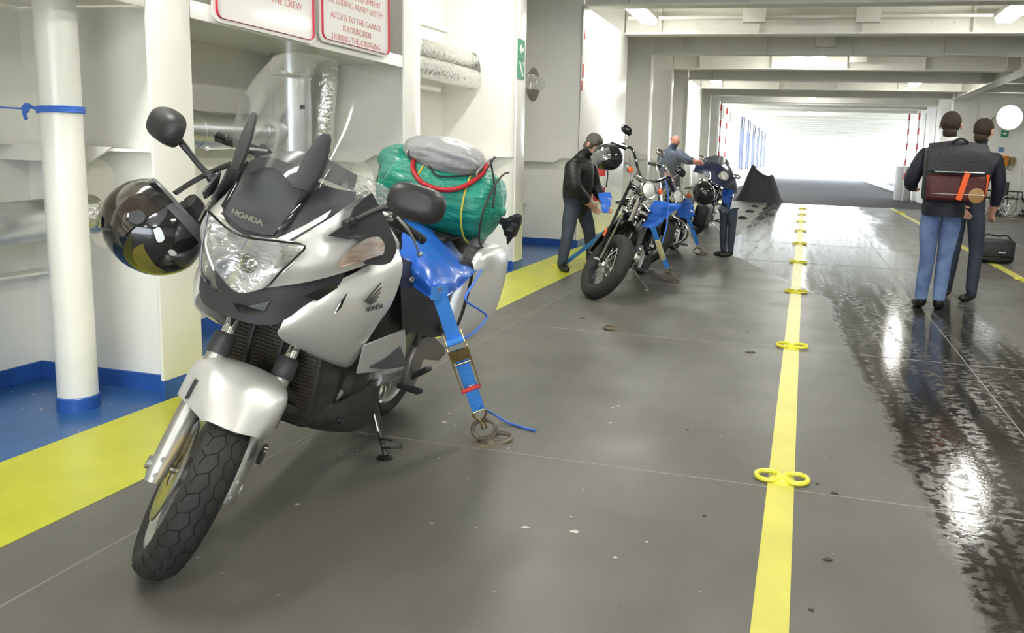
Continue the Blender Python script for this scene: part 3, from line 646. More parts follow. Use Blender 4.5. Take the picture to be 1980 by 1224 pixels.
MB().surf([[Q(395, 372, -.215), Q(412, 350, -.225), Q(428, 332, -.215)], [Q(398, 385, -.225), Q(415, 372, -.24), Q(425, 350, -.235)]], (8, 8), 0.006).build('mirror_base_fin', CHARC, tour)

# ---- windscreen
scr = [[(1.150, -.250, 1.285), (1.270, -.150, 1.235), (1.300, -.095, 1.205), (1.315, 0, 1.250), (1.300, .095, 1.205), (1.270, .150, 1.235), (1.120, .255, 1.285)],
       [(1.120, -.270, 1.37), (1.215, -.165, 1.36), (1.240, -.090, 1.36), (1.252, 0, 1.365), (1.240, .090, 1.36), (1.215, .165, 1.36), (1.105, .272, 1.37)],
       [(1.090, -.255, 1.47), (1.165, -.160, 1.47), (1.192, -.085, 1.475), (1.205, 0, 1.48), (1.192, .085, 1.475), (1.165, .160, 1.47), (1.085, .255, 1.47)],
       [(1.070, -.215, 1.555), (1.118, -.145, 1.580), (1.140, -.075, 1.592), (1.150, 0, 1.600), (1.140, .075, 1.592), (1.118, .145, 1.580), (1.070, .215, 1.555)]]
ws = MB().surf(scr, (30, 40), 0.004).build('windscreen', SCREEN, tour, smooth=60)
edge = [scr[0][k] for k in range(7)] + [scr[1][6], scr[2][6]] + [scr[3][k] for k in range(6, -1, -1)] + [scr[2][0], scr[1][0]]
for k in range(4): pass
for s1 in (-1, 1):
    bA, tA = (V3(1.318, s1 * .108, 1.215), V3(1.262, s1 * .118, 1.385))
    pts = []
    for q, hw in ((-0.02, 0.020), (0.25, 0.027), (0.6, 0.025), (0.93, 0.014), (1.0, 0.008)):
        m_ = bA + (tA - bA) * q; pts.append((m_, hw))
    poly = [m_ + V3(-0.6 * hw, s1 * hw, 0) for m_, hw in pts] + [m_ - V3(-0.6 * hw, s1 * hw, 0) for m_, hw in reversed(pts)]
    MB().prism(poly, (0.016, 0, 0.004)).build('screen_strut', CHARC, tour, bevel=0.004)
MB().surf(G([[(500, 303, -.12), (560, 292, -.03), (622, 302, .07), (692, 340, .17)], [(492, 316, -.115), (548, 316, -.01), (606, 338, .08), (684, 368, .18)]]), (8, 20), 0.004).build('dash_hood', mat('smoke_grey', (0.10, 0.10, 0.105), 0.2), tour, smooth=60)
# dashboard and crumpled clear cover over it
MB().surf([[(1.20, -.15, 1.17), (1.22, 0, 1.20), (1.20, .15, 1.17)], [(1.05, -.20, 1.13), (1.03, 0, 1.15), (1.05, .20, 1.13)]], (10, 12), 0.01).build('dashboard', BLACKP, tour)
cg = []
for i, r in enumerate([[(655, 330, .10), (690, 335, .12), (725, 348, .14), (755, 372, .16)], [(665, 352, .16), (700, 360, .18), (735, 375, .19), (758, 392, .20)], [(685, 372, .19), (715, 385, .21), (740, 398, .22), (755, 410, .23)], [(705, 385, .20), (728, 400, .215), (745, 415, .225), (752, 428, .23)]]):
    cg.append([Q(*p) + V3(*(rng.normal(0, 0.006, 3))) for p in r])
b = MB().surf(cg, (26, 26), 0); 
b.v = [tuple(np.array(p) + rng.normal(0, 0.0035, 3)) for p in b.v]
b.build('instrument_cover', PLASTIC_BAG, tour, smooth=0)

# ---- handlebars
HB = dict(a=0.02, b=0.985)
for s1 in (-1, 1):
    gp = [W(-0.06, 0.985, s1 * 0.19), W(-0.125, 1.035, s1 * 0.265), W(-0.195, 1.034, s1 * 0.412)]
    hb = MB().tube([W(0.0, 0.88, s1 * 0.06), W(-0.02, 0.92, s1 * 0.13), gp[0], gp[1]], 0.011, 10).build('handlebar', BLACKP, tour)
    d = gp[2] - gp[1]
    MB().lathe([(0.0165, 0), (0.018, 0.004), (0.017, 0.105), (0.0185, 0.108)], gp[1] + d * 0.02, d, 16).build('grip', mat('grip_rubber', (0.02, 0.02, 0.02), 0.65, bump=0.6, bscale=250), hb)
    MB().lathe([(0.015, 0), (0.0175, 0.003), (0.0185, 0.034), (0.014, 0.038)], gp[1] + d / np.linalg.norm(d) * 0.112, d, 16).build('bar_end', BLACKG, hb)
    lv = [gp[1] + R_ST @ FWD * 0.045 - d * 0.15, gp[1] + R_ST @ FWD * 0.062 + d * 0.25 - S_AX * 0.022, gp[1] + R_ST @ FWD * 0.055 + d * 0.60 - S_AX * 0.045, W(-0.172, 0.974, s1 * 0.402)]
    le = MB().tube(curve(lv, 14), [0.009] * 5 + [0.0065] * 9, 8, flat=0.7).build('hand_lever', SILVERD, hb)
    MB().ball(lv[-1], 0.0115, 10, 8).build('lever_ball', SILVERD, le)
    MB().box(gp[1] - d * 0.12, (0.05, 0.05, 0.055), R_ST).build('switch_cluster', BLACKP, hb, bevel=0.012)

# ---- radiator, engine, belly pan
MB().box((1.085, 0, 0.60), (0.03, 0.36, 0.36)).build('radiator', mat('radiator_dark', (0.03, 0.028, 0.025), 0.6), tour, bevel=0.004)
b = MB()
for k in range(26): b.box((1.103, 0, 0.435 + k * 0.0132), (0.008, 0.335, 0.004))
tag(b.build('radiator_fins', mat('fin_brown', (0.09, 0.075, 0.06), 0.5, 0.5), tour, smooth=0), kind='stuff')
for y in (-0.06, 0.05): MB().tube(curve([(1.125, y, 0.74), (1.15, y + 0.005, 0.62), (1.13, y + 0.015, 0.45)], 10), 0.010, 8).build('coolant_hose', BLACKP, tour)
MB().box((0.84, 0, 0.52), (0.40, 0.30, 0.36)).build('engine_block', ENGINE, tour, bevel=0.03)
MB().box((0.98, 0.11, 0.47), (0.20, 0.12, 0.20)).build('engine_cover', DIRT, tour, bevel=0.03)
for s1 in (-1, 1): MB().lathe([(0.10, 0), (0.105, 0.02), (0.085, 0.045), (0.03, 0.05)], (0.72, s1 * 0.13, 0.42), (0, s1, 0), 24).build('crankcase_cover', ENGINE, tour)
MB().tube(curve([Q(708, 728, .13), Q(685, 742, .14), Q(660, 752, .14), Q(640, 775, .13)], 14), [0.026] * 7 + [0.022] * 7, 14).build('exhaust_header', mat('dull_alloy', (0.42, 0.41, 0.38), 0.5, 0.6, var=0.3, vscale=25), tour)
MB().tube(curve([(0.95, -.10, .42), (0.7, -.13, .26), (0.3, -.19, .27), (-0.35, -.24, .36)], 16), [0.03] * 8 + [0.055] * 8, 14).build('exhaust_silencer', CHROME, tour)
bel = [[(532, 772, .10), (590, 788, .150), (648, 781, .178), (695, 756, .182), (738, 729, .178)], [(538, 792, .11), (595, 812, .160), (655, 812, .184), (700, 795, .186), (731, 772, .180)],
       [(556, 806, .09), (606, 829, .130), (660, 836, .150), (690, 832, .155), (712, 818, .156)]]
gl = [[Q(*p) for p in r] for r in bel]; gl.append([p * V3(1, 0.25, 1) + V3(0, 0, -0.005) for p in gl[2]])
for s1 in (1, -1):
    b = MB().surf(gl, (20, 26), 0.006)
    if s1 < 0: b.mirror_y()
    b.build('belly_pan', DIRT, tour, smooth=60)
MB().tube(curve([Q(522, 735, .06), Q(560, 765, .10), Q(600, 790, .13), Q(650, 800, .15)], 12), 0.022, 10).build('crash_bar', DIRT, tour)
MB().lathe([(0.012, 0), (0.012, 0.03)], Q(648, 811, .178), (0, 1, 0), 10).build('belly_bolt', BLACKG, tour)
# ---- frame, swing arm, pegs and stand
both('rear_side_cover', G([[(772, 498, .235), (835, 515, .235), (905, 498, .22)], [(775, 560, .262), (832, 580, .262), (888, 580, .255)], [(778, 636, .240), (830, 652, .238), (862, 648, .238)]]), BLACKP, (14, 14))
MB().prism([Q(*p, .20) for p in ((784, 690), (800, 655), (822, 640), (850, 668), (852, 680), (838, 694), (808, 692), (790, 745), (770, 750))], (0, 0.03, 0)).build('footrest_hanger', mat('cast_grey', (0.26, 0.25, 0.235), 0.4, 0.8), tour, bevel=0.006)
MB().lathe([(0.026, 0), (0.028, 0.01), (0.02, 0.016)], Q(804, 658, .235), (0, 1, 0), 18).build('pivot_cap', BLACKP, tour)
def peg(p0, p1, name):
    MB().bar(p0, p1, 0.036, 0.022).build(name, BLACKP, tour, bevel=0.006)
peg(Q(772, 745, .22), Q(812, 758, .33), 'footpeg'); peg(Q(786, 735, .20), Q(830, 712, .30), 'passenger_peg')
MB().tube(curve([Q(745, 748, .21), Q(742, 765, .23), Q(736, 776, .25)], 8), 0.007, 8).build('gear_lever', STEEL, tour)
foot = gnd(745, 886); pv = toW(TF, Q(722, 790, .14)); 
fo = TF[0]; fl_ = V3((foot - fo) @ TF[1], (foot - fo) @ TF[2], (foot - fo) @ TF[3])
piv = Q(722, 780, .14)
sd = MB().tube(curve([piv, piv * 0.55 + fl_ * 0.45 + V3(0, 0.0, 0), fl_ + V3(0, 0, 0.012)], 12), [0.017] * 6 + [0.012] * 6, 10).build('side_stand', DARKM, tour)
MB().tube([piv + V3(0.02, 0.0, 0.0), piv * 0.5 + fl_ * 0.5 + V3(0.012, 0.0, 0.0)], 0.006, 8).build('stand_spring', STEEL, sd)
gd_ = V3(*[TF[i][2] for i in (1, 2, 3)])   # world up expressed in bike axes
MB().lathe([(0.034, 0.0), (0.036, 0.004), (0.02, 0.012)], fl_ - gd_ * 0.0, gd_, 18).build('stand_foot', DARKM, sd)
lp = [Q(733, 848, .235), Q(760, 852, .30), Q(777, 857, .335), Q(776, 865, .335), Q(757, 866, .30), Q(738, 866, .25)]
MB().tube(lp, 0.005, 8).build('stand_loop', DARKM, sd)
MB().tube(curve([(0.55, -.16, .40), (0.25, -.14, .34), (0.0, -.13, .31)], 8), 0.035, 10).build('swing_arm', SILVERD, tour)
MB().tube(curve([(0.55, .16, .40), (0.25, .14, .34), (0.0, .13, .31)], 8), 0.035, 10).build('swing_arm', SILVERD, tour)
wheel(tour, (0, 0, 0.312), (0, 1, 0), 0.315, 0.155, 0.225, SILVERD, 3, 'rear', tread=False)
MB().surf([[(0.30 * math.cos(t) * 1.12, y, 0.312 + 0.30 * math.sin(t) * 1.12) for t in np.radians((20, 60, 100, 140, 170))] for y in (-.08, 0, .08)], (8, 20), 0.004).build('rear_mudguard', BLACKP, tour)
# ---- tank, seat, tail, panniers
tk = [[(1.02, y, 0.98), (0.95, y * 0.9, 1.08 - abs(y) * .2), (0.75, y, 1.07 - abs(y) * .3), (0.58, y * .8, 0.93)] for y in (-.20, -.12, 0, .12, .20)]
MB().surf(tk, (20, 24), 0.01).build('fuel_tank', SILVER, tour, smooth=60)
se = [[(0.66, y * .55, 0.865 - abs(y) * .15), (0.40, y, 0.84 - abs(y) * .18), (0.10, y * 1.1, 0.90 - abs(y) * .15), (-0.35, y, 0.93 - abs(y) * .12)] for y in (-.20, -.12, 0, .12, .20)]
MB().surf(se, (24, 30), 0.07).build('seat', mat('seat_vinyl', (0.022, 0.022, 0.024), 0.5, bump=0.1, bscale=200), tour, smooth=60)
MB().box((-0.28, 0, 0.80), (0.55, 0.34, 0.14)).build('tail_fairing', SILVER, tour, bevel=0.04)
MB().box((-0.50, 0, 0.78), (0.05, 0.22, 0.08)).build('tail_lamp', RED, tour, bevel=0.015)
MB().box((-0.10, 0, 0.945), (0.46, 0.34, 0.025)).build('luggage_rack', BLACKP, tour, bevel=0.01)
def pannier(s1):
    secs = [(0.15, .27, .275, .68, .74, 0.5), (0.135, .24, .315, .58, .86, .6), (0.07, .22, .365, .50, .925, .7), (-0.08, .21, .392, .47, .945, .75), (-0.26, .21, .388, .47, .925, .75), (-0.38, .22, .36, .50, .89, .7), (-0.43, .25, .32, .60, .80, .5)]
    b = MB(); n = 28; rows = []
    for x, y0, y1, z0, z1, e in secs:
        cy_, cz_, hy, hz = (y0 + y1) / 2, (z0 + z1) / 2, (y1 - y0) / 2, (z1 - z0) / 2
        rows.append([V3(x + 0.10 * (0.75 - (cz_ + hz * math.sin(a))), cy_ + hy * math.copysign(abs(math.cos(a)) ** e, math.cos(a)), cz_ + hz * math.copysign(abs(math.sin(a)) ** e, math.sin(a))) for a in np.linspace(0, 2 * math.pi, n + 1)[:-1]])
    R_ = cr(np.array(rows), 24, 0); m_ = len(R_)
    b.add(R_.reshape(-1, 3), [(i * n + k, i * n + (k + 1) % n, (i + 1) * n + (k + 1) % n, (i + 1) * n + k) for i in range(m_ - 1) for k in range(n)] + [tuple(range(n)), tuple((m_ - 1) * n + k for k in range(n))])
    if s1 < 0: b.mirror_y()
    p = b.build('pannier', SILVER, tour, smooth=60)
    r0 = R_[5]; r0 = [q + (q - r0.mean(0)) * 0.012 for q in r0]
    if s1 < 0: r0 = [q * V3(1, -1, 1) for q in r0]
    MB().tube(r0, 0.008, 6, closed=True).build('pannier_seal', BLACKP, p)
    return p
pannier(1); pannier(-1)
MB().surf(G([[(918, 462, .28), (935, 452, .26), (950, 448, .24)], [(895, 500, .30), (912, 490, .30), (930, 478, .30)], [(880, 560, .29), (886, 552, .30), (900, 530, .31)]]), (10, 8), 0.01).build('pannier_shroud', CHARC, tour)
# ================================================================== LUGGAGE, TARP, STRAPS AND HELMET ON THE TOURER
def bag_mesh(c, axis, up, prof, rx, rz, n=48, m=44, wr=0.03, seed=1, twist=0.0):
    """fabric bag: closed profile along an axis with creases"""
    rg = np.random.default_rng(seed); ax = V3(*axis) / np.linalg.norm(axis); up = V3(*up); up = up - ax * (up @ ax); up /= np.linalg.norm(up); sd = np.cross(up, ax); c = V3(*c)
    P = cr(np.array(prof, float), m, 0); ph = rg.uniform(0, 6.28, 8); b = MB(); vs = []
    for i, (h, r) in enumerate(P):
        q = i / (m - 1)
        for k in range(n):
            a = 2 * math.pi * k / n
            w = 1 + wr * (math.sin(5 * a + ph[0] + 4 * q) * math.sin(9 * q + ph[1]) + 0.7 * math.sin(11 * a + ph[2] - 6 * q) * math.sin(5 * q + ph[3]) + 0.55 * math.sin(19 * a + 14 * q + ph[4]) * math.sin(3 * q * 3.14 + ph[6]) + 0.4 * math.sin(27 * q + 3 * a + ph[5]))
            vs.append(c + ax * h + max(r, 0.001) * w * (math.cos(a) * sd * rx + math.sin(a) * up * rz))
    fs = [(i * n + k, i * n + (k + 1) % n, (i + 1) * n + (k + 1) % n, (i + 1) * n + k) for i in range(m - 1) for k in range(n)] + [tuple(range(n)), tuple((m - 1) * n + k for k in range(n))]
    return b.add(vs, fs)
GREEN = mat('green_nylon', (0.012, 0.27, 0.19), 0.36, var=0.25, vscale=9, bump=0.5, bscale=26, stretch=(1, 1, 2.5), coat=0.15)
GREYF = mat('grey_nylon', (0.34, 0.34, 0.35), 0.36, var=0.12, vscale=10, bump=0.5, bscale=20, stretch=(2, 1, 1))
BLACKF = mat('black_fabric', (0.014, 0.014, 0.016), 0.5, bump=0.5, bscale=40)
TM = frame_matrix(TF)
bagc, bup = V3(-0.10, 0.03, 1.115), V3(-0.1, 0, 1)
duf = empty('duffel_bag', matrix=TM, label='green nylon bag lashed across the tail of the silver tourer', cat='bag')
bag_mesh(bagc, (0, 1, 0), bup, [(-.27, .02), (-.265, .72), (-.235, .93), (-.12, 1.0), (.08, 1.02), (.19, .98), (.255, .84), (.285, .45), (.30, .15), (.315, .10)], 0.205, 0.170, n=72, m=60, wr=0.036, seed=3).build('bag_body', GREEN, duf, smooth=70)
bag_mesh(bagc + V3(-0.02, -.25, 0.085), (0.25, 1, 0.1), bup, [(-.09, .02), (-.08, .6), (0, 1), (.10, .9), (.16, .1)], 0.115, 0.085, 28, 22, 0.05, 8).build('bag_lobe', GREEN, duf, smooth=70)
bag_mesh(bagc + V3(0.05, .325, -0.035), (0.1, 1, -0.15), (0, 0, 1), [(-.01, .25), (0.01, .30), (.03, .6), (.05, .95), (.075, 1.0), (.085, .5), (.086, .05)], 0.042, 0.060, 28, 24, 0.20, 5).build('bag_drawstring_end', BLACKF, duf, smooth=40)
bag_mesh(bagc + V3(-0.03, -.27, 0.02), (0, -1, 0.1), bup, [(-.02, .9), (.02, 1), (.04, .7), (.045, .1)], 0.12, 0.11, 28, 12, 0.06, 9).build('bag_end_panel', BLACKF, duf, smooth=60)
def hug(y, a0, a1, lift=0.012, n=20, dy=0.0):
    out = []
    for q in np.linspace(0, 1, n):
        a = math.radians(a0 + (a1 - a0) * q); out.append(bagc + V3((0.205 + lift) * math.cos(a) - 0.1 * 0.17 * math.sin(a), y + dy * q - bagc[1] + 0.0, (0.172 + lift) * math.sin(a)))
    return out
YCORD = mat('yellow_cord', (0.55, 0.48, 0.06), 0.6); DCORD = mat('dark_cord', (0.03, 0.018, 0.014), 0.6)
for y, dy, m in ((0.13, 0.09, YCORD), (0.275, 0.0, DCORD), (-0.06, -0.02, YCORD)):
    o = MB().tube(hug(y + 0.03, 95, -95, dy=dy), 0.0045, 8).build('bungee_cord', m, None)
    o.matrix_world = TM; tag(o, {0.13: 'yellow bungee cord running down the middle of the green bag', 0.275: 'dark red-brown cord around the drawstring end of the green bag', -0.06: 'yellow bungee cord behind the mirror on the green bag'}[y], 'cord', 'cords on the green bag')
sk = empty('stuff_sack', matrix=TM, label='small grey nylon sack tied on top of the green bag', cat='bag')
skc = V3(-0.05, 0.02, 1.292)
bag_mesh(skc, (0.05, 1, 0.04), (-0.1, 0, 1), [(-.20, .02), (-.195, .35), (-.15, .72), (-.05, 1.0), (.06, .98), (.14, .80), (.185, .40), (.195, .05)], 0.14, 0.088, 56, 50, 0.045, 12).build('sack_body', GREYF, sk, smooth=70)
for y in (-.165, .175): MB().surf([[skc + V3(0.115 * math.cos(a) * q, y + 0.02 * q, -0.02 + 0.045 * math.sin(a)) for a in np.radians((-60, 0, 60))] for q in (0.8, 1.0, 1.1)], (6, 8), 0.004).build('lash_tab', mat('tab_grey', (0.42, 0.41, 0.38), 0.6), sk)
ring_pts = [Q(806, 322, 0.0), Q(818, 350, .06), Q(836, 374, .11), Q(862, 387, .17), Q(890, 384, .22), (Q(915, 367, .26)), Q(929, 340, .26), Q(928, 325, .22)]
ring_pts = [p + V3(0.05, 0, 0.0) * 0 for p in ring_pts]
o = MB().tube(curve([bagc + V3(0.10, -.135, .15), bagc + V3(0.185, -.10, .10), bagc + V3(0.222, -.03, .055), bagc + V3(0.225, .07, .05), bagc + V3(0.20, .15, .085), bagc + V3(0.13, .195, .15), bagc + V3(0.08, .20, .20)], 40), 0.0115, 12).build('cable_lock', mat('red_sleeve', (0.42, 0.015, 0.02), 0.3, bump=0.3, bscale=60), None)
o.matrix_world = TM; tag(o, 'red sleeved cable lock looped under the grey sack', 'lock')
for nm, pts, lab in (('lash_cord', [bagc + V3(0.10, -.13, .16), bagc + V3(0.16, -.04, .13), bagc + V3(0.19, .02, .10), bagc + V3(0.17, .10, .12), bagc + V3(0.12, .20, .17), bagc + V3(0.03, .21, .24)], 'thin black cord along the lower edge of the grey sack'),
                     ('lash_cord', [bagc + V3(0.05, .20, .22), bagc + V3(0.10, .25, .15), bagc + V3(0.12, .275, .10), bagc + V3(0.17, .30, .03)], 'thin black cord from the grey sack down to the drawstring end')):
    o = MB().tube(curve(pts, 24), 0.0045, 8).build(nm, BLACKF, None); o.matrix_world = TM; tag(o, lab, 'cord')
# ---- blue lashing pad over the seat
rows = G([[(765, 426, -.06), (800, 425, -.08), (850, 440, -.06), (900, 472, -.04)], [(782, 432, .04), (830, 446, .09), (880, 471, .13), (918, 498, .18)], [(777, 466, .13), (815, 480, .215), (860, 500, .27), (928, 514, .300)],
          [(772, 500, .18), (808, 524, .27), (850, 545, .345), (914, 528, .340)], [(772, 528, .18), (808, 558, .28), (848, 578, .365), (886, 556, .350)]])
tp = MB().surf(rows, (40, 40), 0.0)
tp.v = [tuple(np.array(p) + V3(0, 0.004 * math.sin(32 * p[0] + 15 * p[2]) + 0.002 * math.sin(70 * p[2] - 30 * p[0]), 0)) for p in tp.v]
tarp = empty('lashing_pad', matrix=TM, label='blue vinyl lashing pad draped over the seat of the silver tourer', cat='tarp')
tp.build('pad_sheet', BLUE_T, tarp, smooth=80)
MB().tube(curve(rows[4], 20), 0.005, 8).build('pad_hem', BLUE_T, tarp); MB().tube(curve([rows[i][3] for i in range(5)], 20), 0.005, 8).build('pad_hem', BLUE_T, tarp)
MB().surf(G([[(835, 556, .368), (866, 552, .368)], [(834, 580, .372), (866, 584, .372)]]), (6, 6), 0.003).build('pad_tab', BLUE_S, tarp)
for x, y, w in ((850, 560, .376), (934, 515, .318), (796, 540, .33)): MB().lathe([(0.005, 0), (0.011, 0), (0.011, 0.003), (0.005, 0.003)], Q(x, y, w), (0.3, 1, 0.1), 16, closed=True).build('grommet', CHROME, tarp)
# ---- ratchet strap from the pad to the deck
def ratchet_strap(name, A, Bp, wid, label, q0=0.28, q1=0.62, group='lashing straps', full=True, root_up=None):
    A, Bp = V3(*A), V3(*Bp); d = Bp - A; Ls = np.linalg.norm(d); d /= Ls; view = (A + Bp) / 2 - CAM_P; wv = np.cross(d, view); wv /= np.linalg.norm(wv); n = np.cross(wv, d)
    if n @ view > 0: n = -n
    if wv[0] < 0: wv = -wv
    o = empty(name, tuple(Bp), label, 'strap', group); off = lambda p: p - Bp
    def at(q, u=0.0, h=0.0): return off(A + d * Ls * q + wv * u + n * h)
    def web(qa, qb, h=0.0, nm='webbing', k=1.0):
        return MB().surf([[at(qa, -wid / 2 * k, h), at(qa, wid / 2 * k, h)], [at((qa + qb) / 2, -wid / 2 * k, h * 1.0), at((qa + qb) / 2, wid / 2 * k, h)], [at(qb, -wid / 2 * k, h), at(qb, wid / 2 * k, h)]], (10, 3), 0.003).build(nm, BLUE_S, o)
    web(-0.01, q0 + 0.05); web(q1 - 0.25, 0.86)
    if full:
        web(q0 + 0.12, 0.80, 0.006, 'webbing_tail', 0.96)
        hh = wid * 0.62
        for s1 in (-1, 1):
            pl = [at(q0 - 0.02, s1 * hh, -0.012), at(q0 + 0.02, s1 * hh, 0.028), at(q0 + 0.10, s1 * hh, 0.030), at(q0 + 0.20, s1 * hh, 0.018), at(q0 + 0.24, s1 * hh, -0.008)]
            r = MB().prism(pl, wv * 0.003 * s1).build('ratchet_plate', ZINC, o)
            MB().lathe([(0.019, 0), (0.019, 0.004)], at(q0 + 0.06, s1 * (hh + 0.002), 0.010), wv * s1, 10).build('ratchet_gear', ZINC, r)
            MB().bar(at(q0 + 0.08, s1 * (hh + 0.006), 0.012), at(q1 - 0.02, s1 * (hh + 0.004), 0.055), 0.004, 0.020, n).build('handle_arm', ZINC, o)
        MB().tube([at(q0 + 0.02, -hh, 0.008), at(q0 + 0.02, hh, 0.008)], 0.016, 12).build('spool', BLUE_S, o)
        MB().surf([[at(q0 + 0.07, -hh, 0.022), at(q0 + 0.07, hh, 0.022)], [at(q0 + 0.15, -hh, 0.018), at(q0 + 0.15, hh, 0.018)]], (4, 4), 0.003).build('pawl_plate', ZINC, o)
        MB().tube([at(q0 + 0.17, -hh, 0.018), at(q0 + 0.17, hh, 0.018)], 0.005, 8).build('cross_pin', STEEL, o)
        MB().tube([at(q1 - 0.02, -hh - 0.008, 0.055), at(q1 - 0.02, hh + 0.008, 0.055)], 0.009, 12).build('handle_grip', RED, o)
        MB().surf([[at(q1 + 0.01, -0.006, 0.010), at(q1 + 0.01, 0.018, 0.010)], [at(q1 + 0.035, -0.006, 0.010), at(q1 + 0.035, 0.018, 0.010)]], (3, 3), 0.001).build('care_tag', mat('tag_white', (0.8, 0.8, 0.8), 0.6), o)
    for s1 in (-1, 1):
        MB().tube(curve([at(0.85, s1 * wid * 0.05), at(0.855, s1 * wid * 0.45), at(0.885, s1 * wid * 0.50), at(0.93, s1 * wid * 0.14), at(0.975, s1 * wid * 0.16, 0.012), at(0.995, s1 * wid * 0.16, 0.0), at(0.975, s1 * wid * 0.16, -0.016)], 26), 0.0048, 8).build('hook', ZINC, o)
    return o
strapA = toW(TF, Q(850, 572, .368)); ringW = gnd(945, 852)
ratchet_strap('ratchet_strap', strapA, ringW + V3(-0.02, 0, 0.055), 0.056, 'wide blue ratchet strap with red handle holding the silver tourer')
ropeP = [toW(TF, Q(936, 514, .33)), toW(TF, Q(918, 545, .40)), toW(TF, Q(900, 578, .43)), toW(TF, Q(926, 598, .43)), toW(TF, Q(941, 612, .43)), toW(TF, Q(925, 635, .44)), toW(TF, Q(898, 655, .42))]
o = MB().tube(curve(ropeP, 50), 0.0055, 8).build('rope', ROPE, None); tag(o, 'thin blue rope dangling from the pad over the silver pannier', 'rope', 'blue ropes')
ropeL = [strapA * 0.22 + ringW * 0.78 + V3(0, 0, .03), gnd(955, 801, .05), gnd(980, 816, .012), gnd(1010, 826, .006), gnd(1036, 833, .006)]
o = MB().tube(curve(ropeL, 40), 0.0055, 8).build('rope', ROPE, None); tag(o, 'thin blue rope trailing onto the deck beside the lashing ring', 'rope', 'blue ropes')

# ---- deck fittings
def lash_pot(p, yellow, label, upright=False, s=1.0, ang=0.0, cat='lashing ring', group=None):
    o = empty('lashing_ring', p, label, cat, group); o.rotation_euler[2] = ang
    m = YELLOWP if yellow else mat('rusty_steel', (0.20, 0.17, 0.13), 0.55, 0.6, var=0.5, vscale=30)
    MB().lathe([(0.0005, 0.016), (0.03 * s, 0.015), (0.045 * s, 0.008), (0.055 * s, 0.0)], (0, 0, 0), (0, 0, 1), 20).build('base', m, o)
    def ringg(cx, tilt, r, R=0.052, ez=1.0):
        pts = [(cx + R * s * math.cos(t), R * s * 0.8 * math.sin(t) * math.cos(tilt), 0.014 + R * s * 0.8 * (math.sin(t) + (1 if tilt > 0.5 else 0)) * math.sin(tilt)) for t in np.linspace(0, 2 * math.pi, 25)[:-1]]
        MB().tube(pts, r * s, 8, closed=True).build('ring', m, o)
    if yellow:
        for cx in (-0.055, 0.055): ringg(cx * s, 0.12, 0.0105, 0.048)
        MB().box((0, 0, 0.012), (0.05 * s, 0.035 * s, 0.018)).build('saddle', m, o, bevel=0.005)
    else:
        ringg(-0.02, 1.25 if upright else 0.12, 0.010); 
        if upright: ringg(0.055, 0.25, 0.010, 0.045)
    return o
lash_pot(gnd(945, 852), False, 'rusty deck ring holding the hook of the wide blue strap', True, 1.0, 0.35)
lash_pot(gnd(1187, 637), False, 'empty rusty ring lying flat on the grey deck', False, 1.0, 0.2)
oval = ['nearest', 'second nearest', 'third nearest', 'fourth nearest', 'fifth nearest', 'sixth nearest', 'seventh nearest', 'eighth nearest', 'ninth nearest']
for k in range(9): lash_pot((-0.008, 3.11 + 2.37 * k, 0.0015), True, oval[k] + ' pair of yellow rings on the centre lane line', False, 1.0, 0, group='yellow rings on the centre lane line')
for k, (nm, y) in enumerate((('nearest', 9.95), ('middle', 12.3), ('far', 22.3))): lash_pot((2.57, y, 0.0015), True, nm + ' pair of yellow rings on the right lane line', False, 1.0, 0, group='yellow rings on the right lane line')
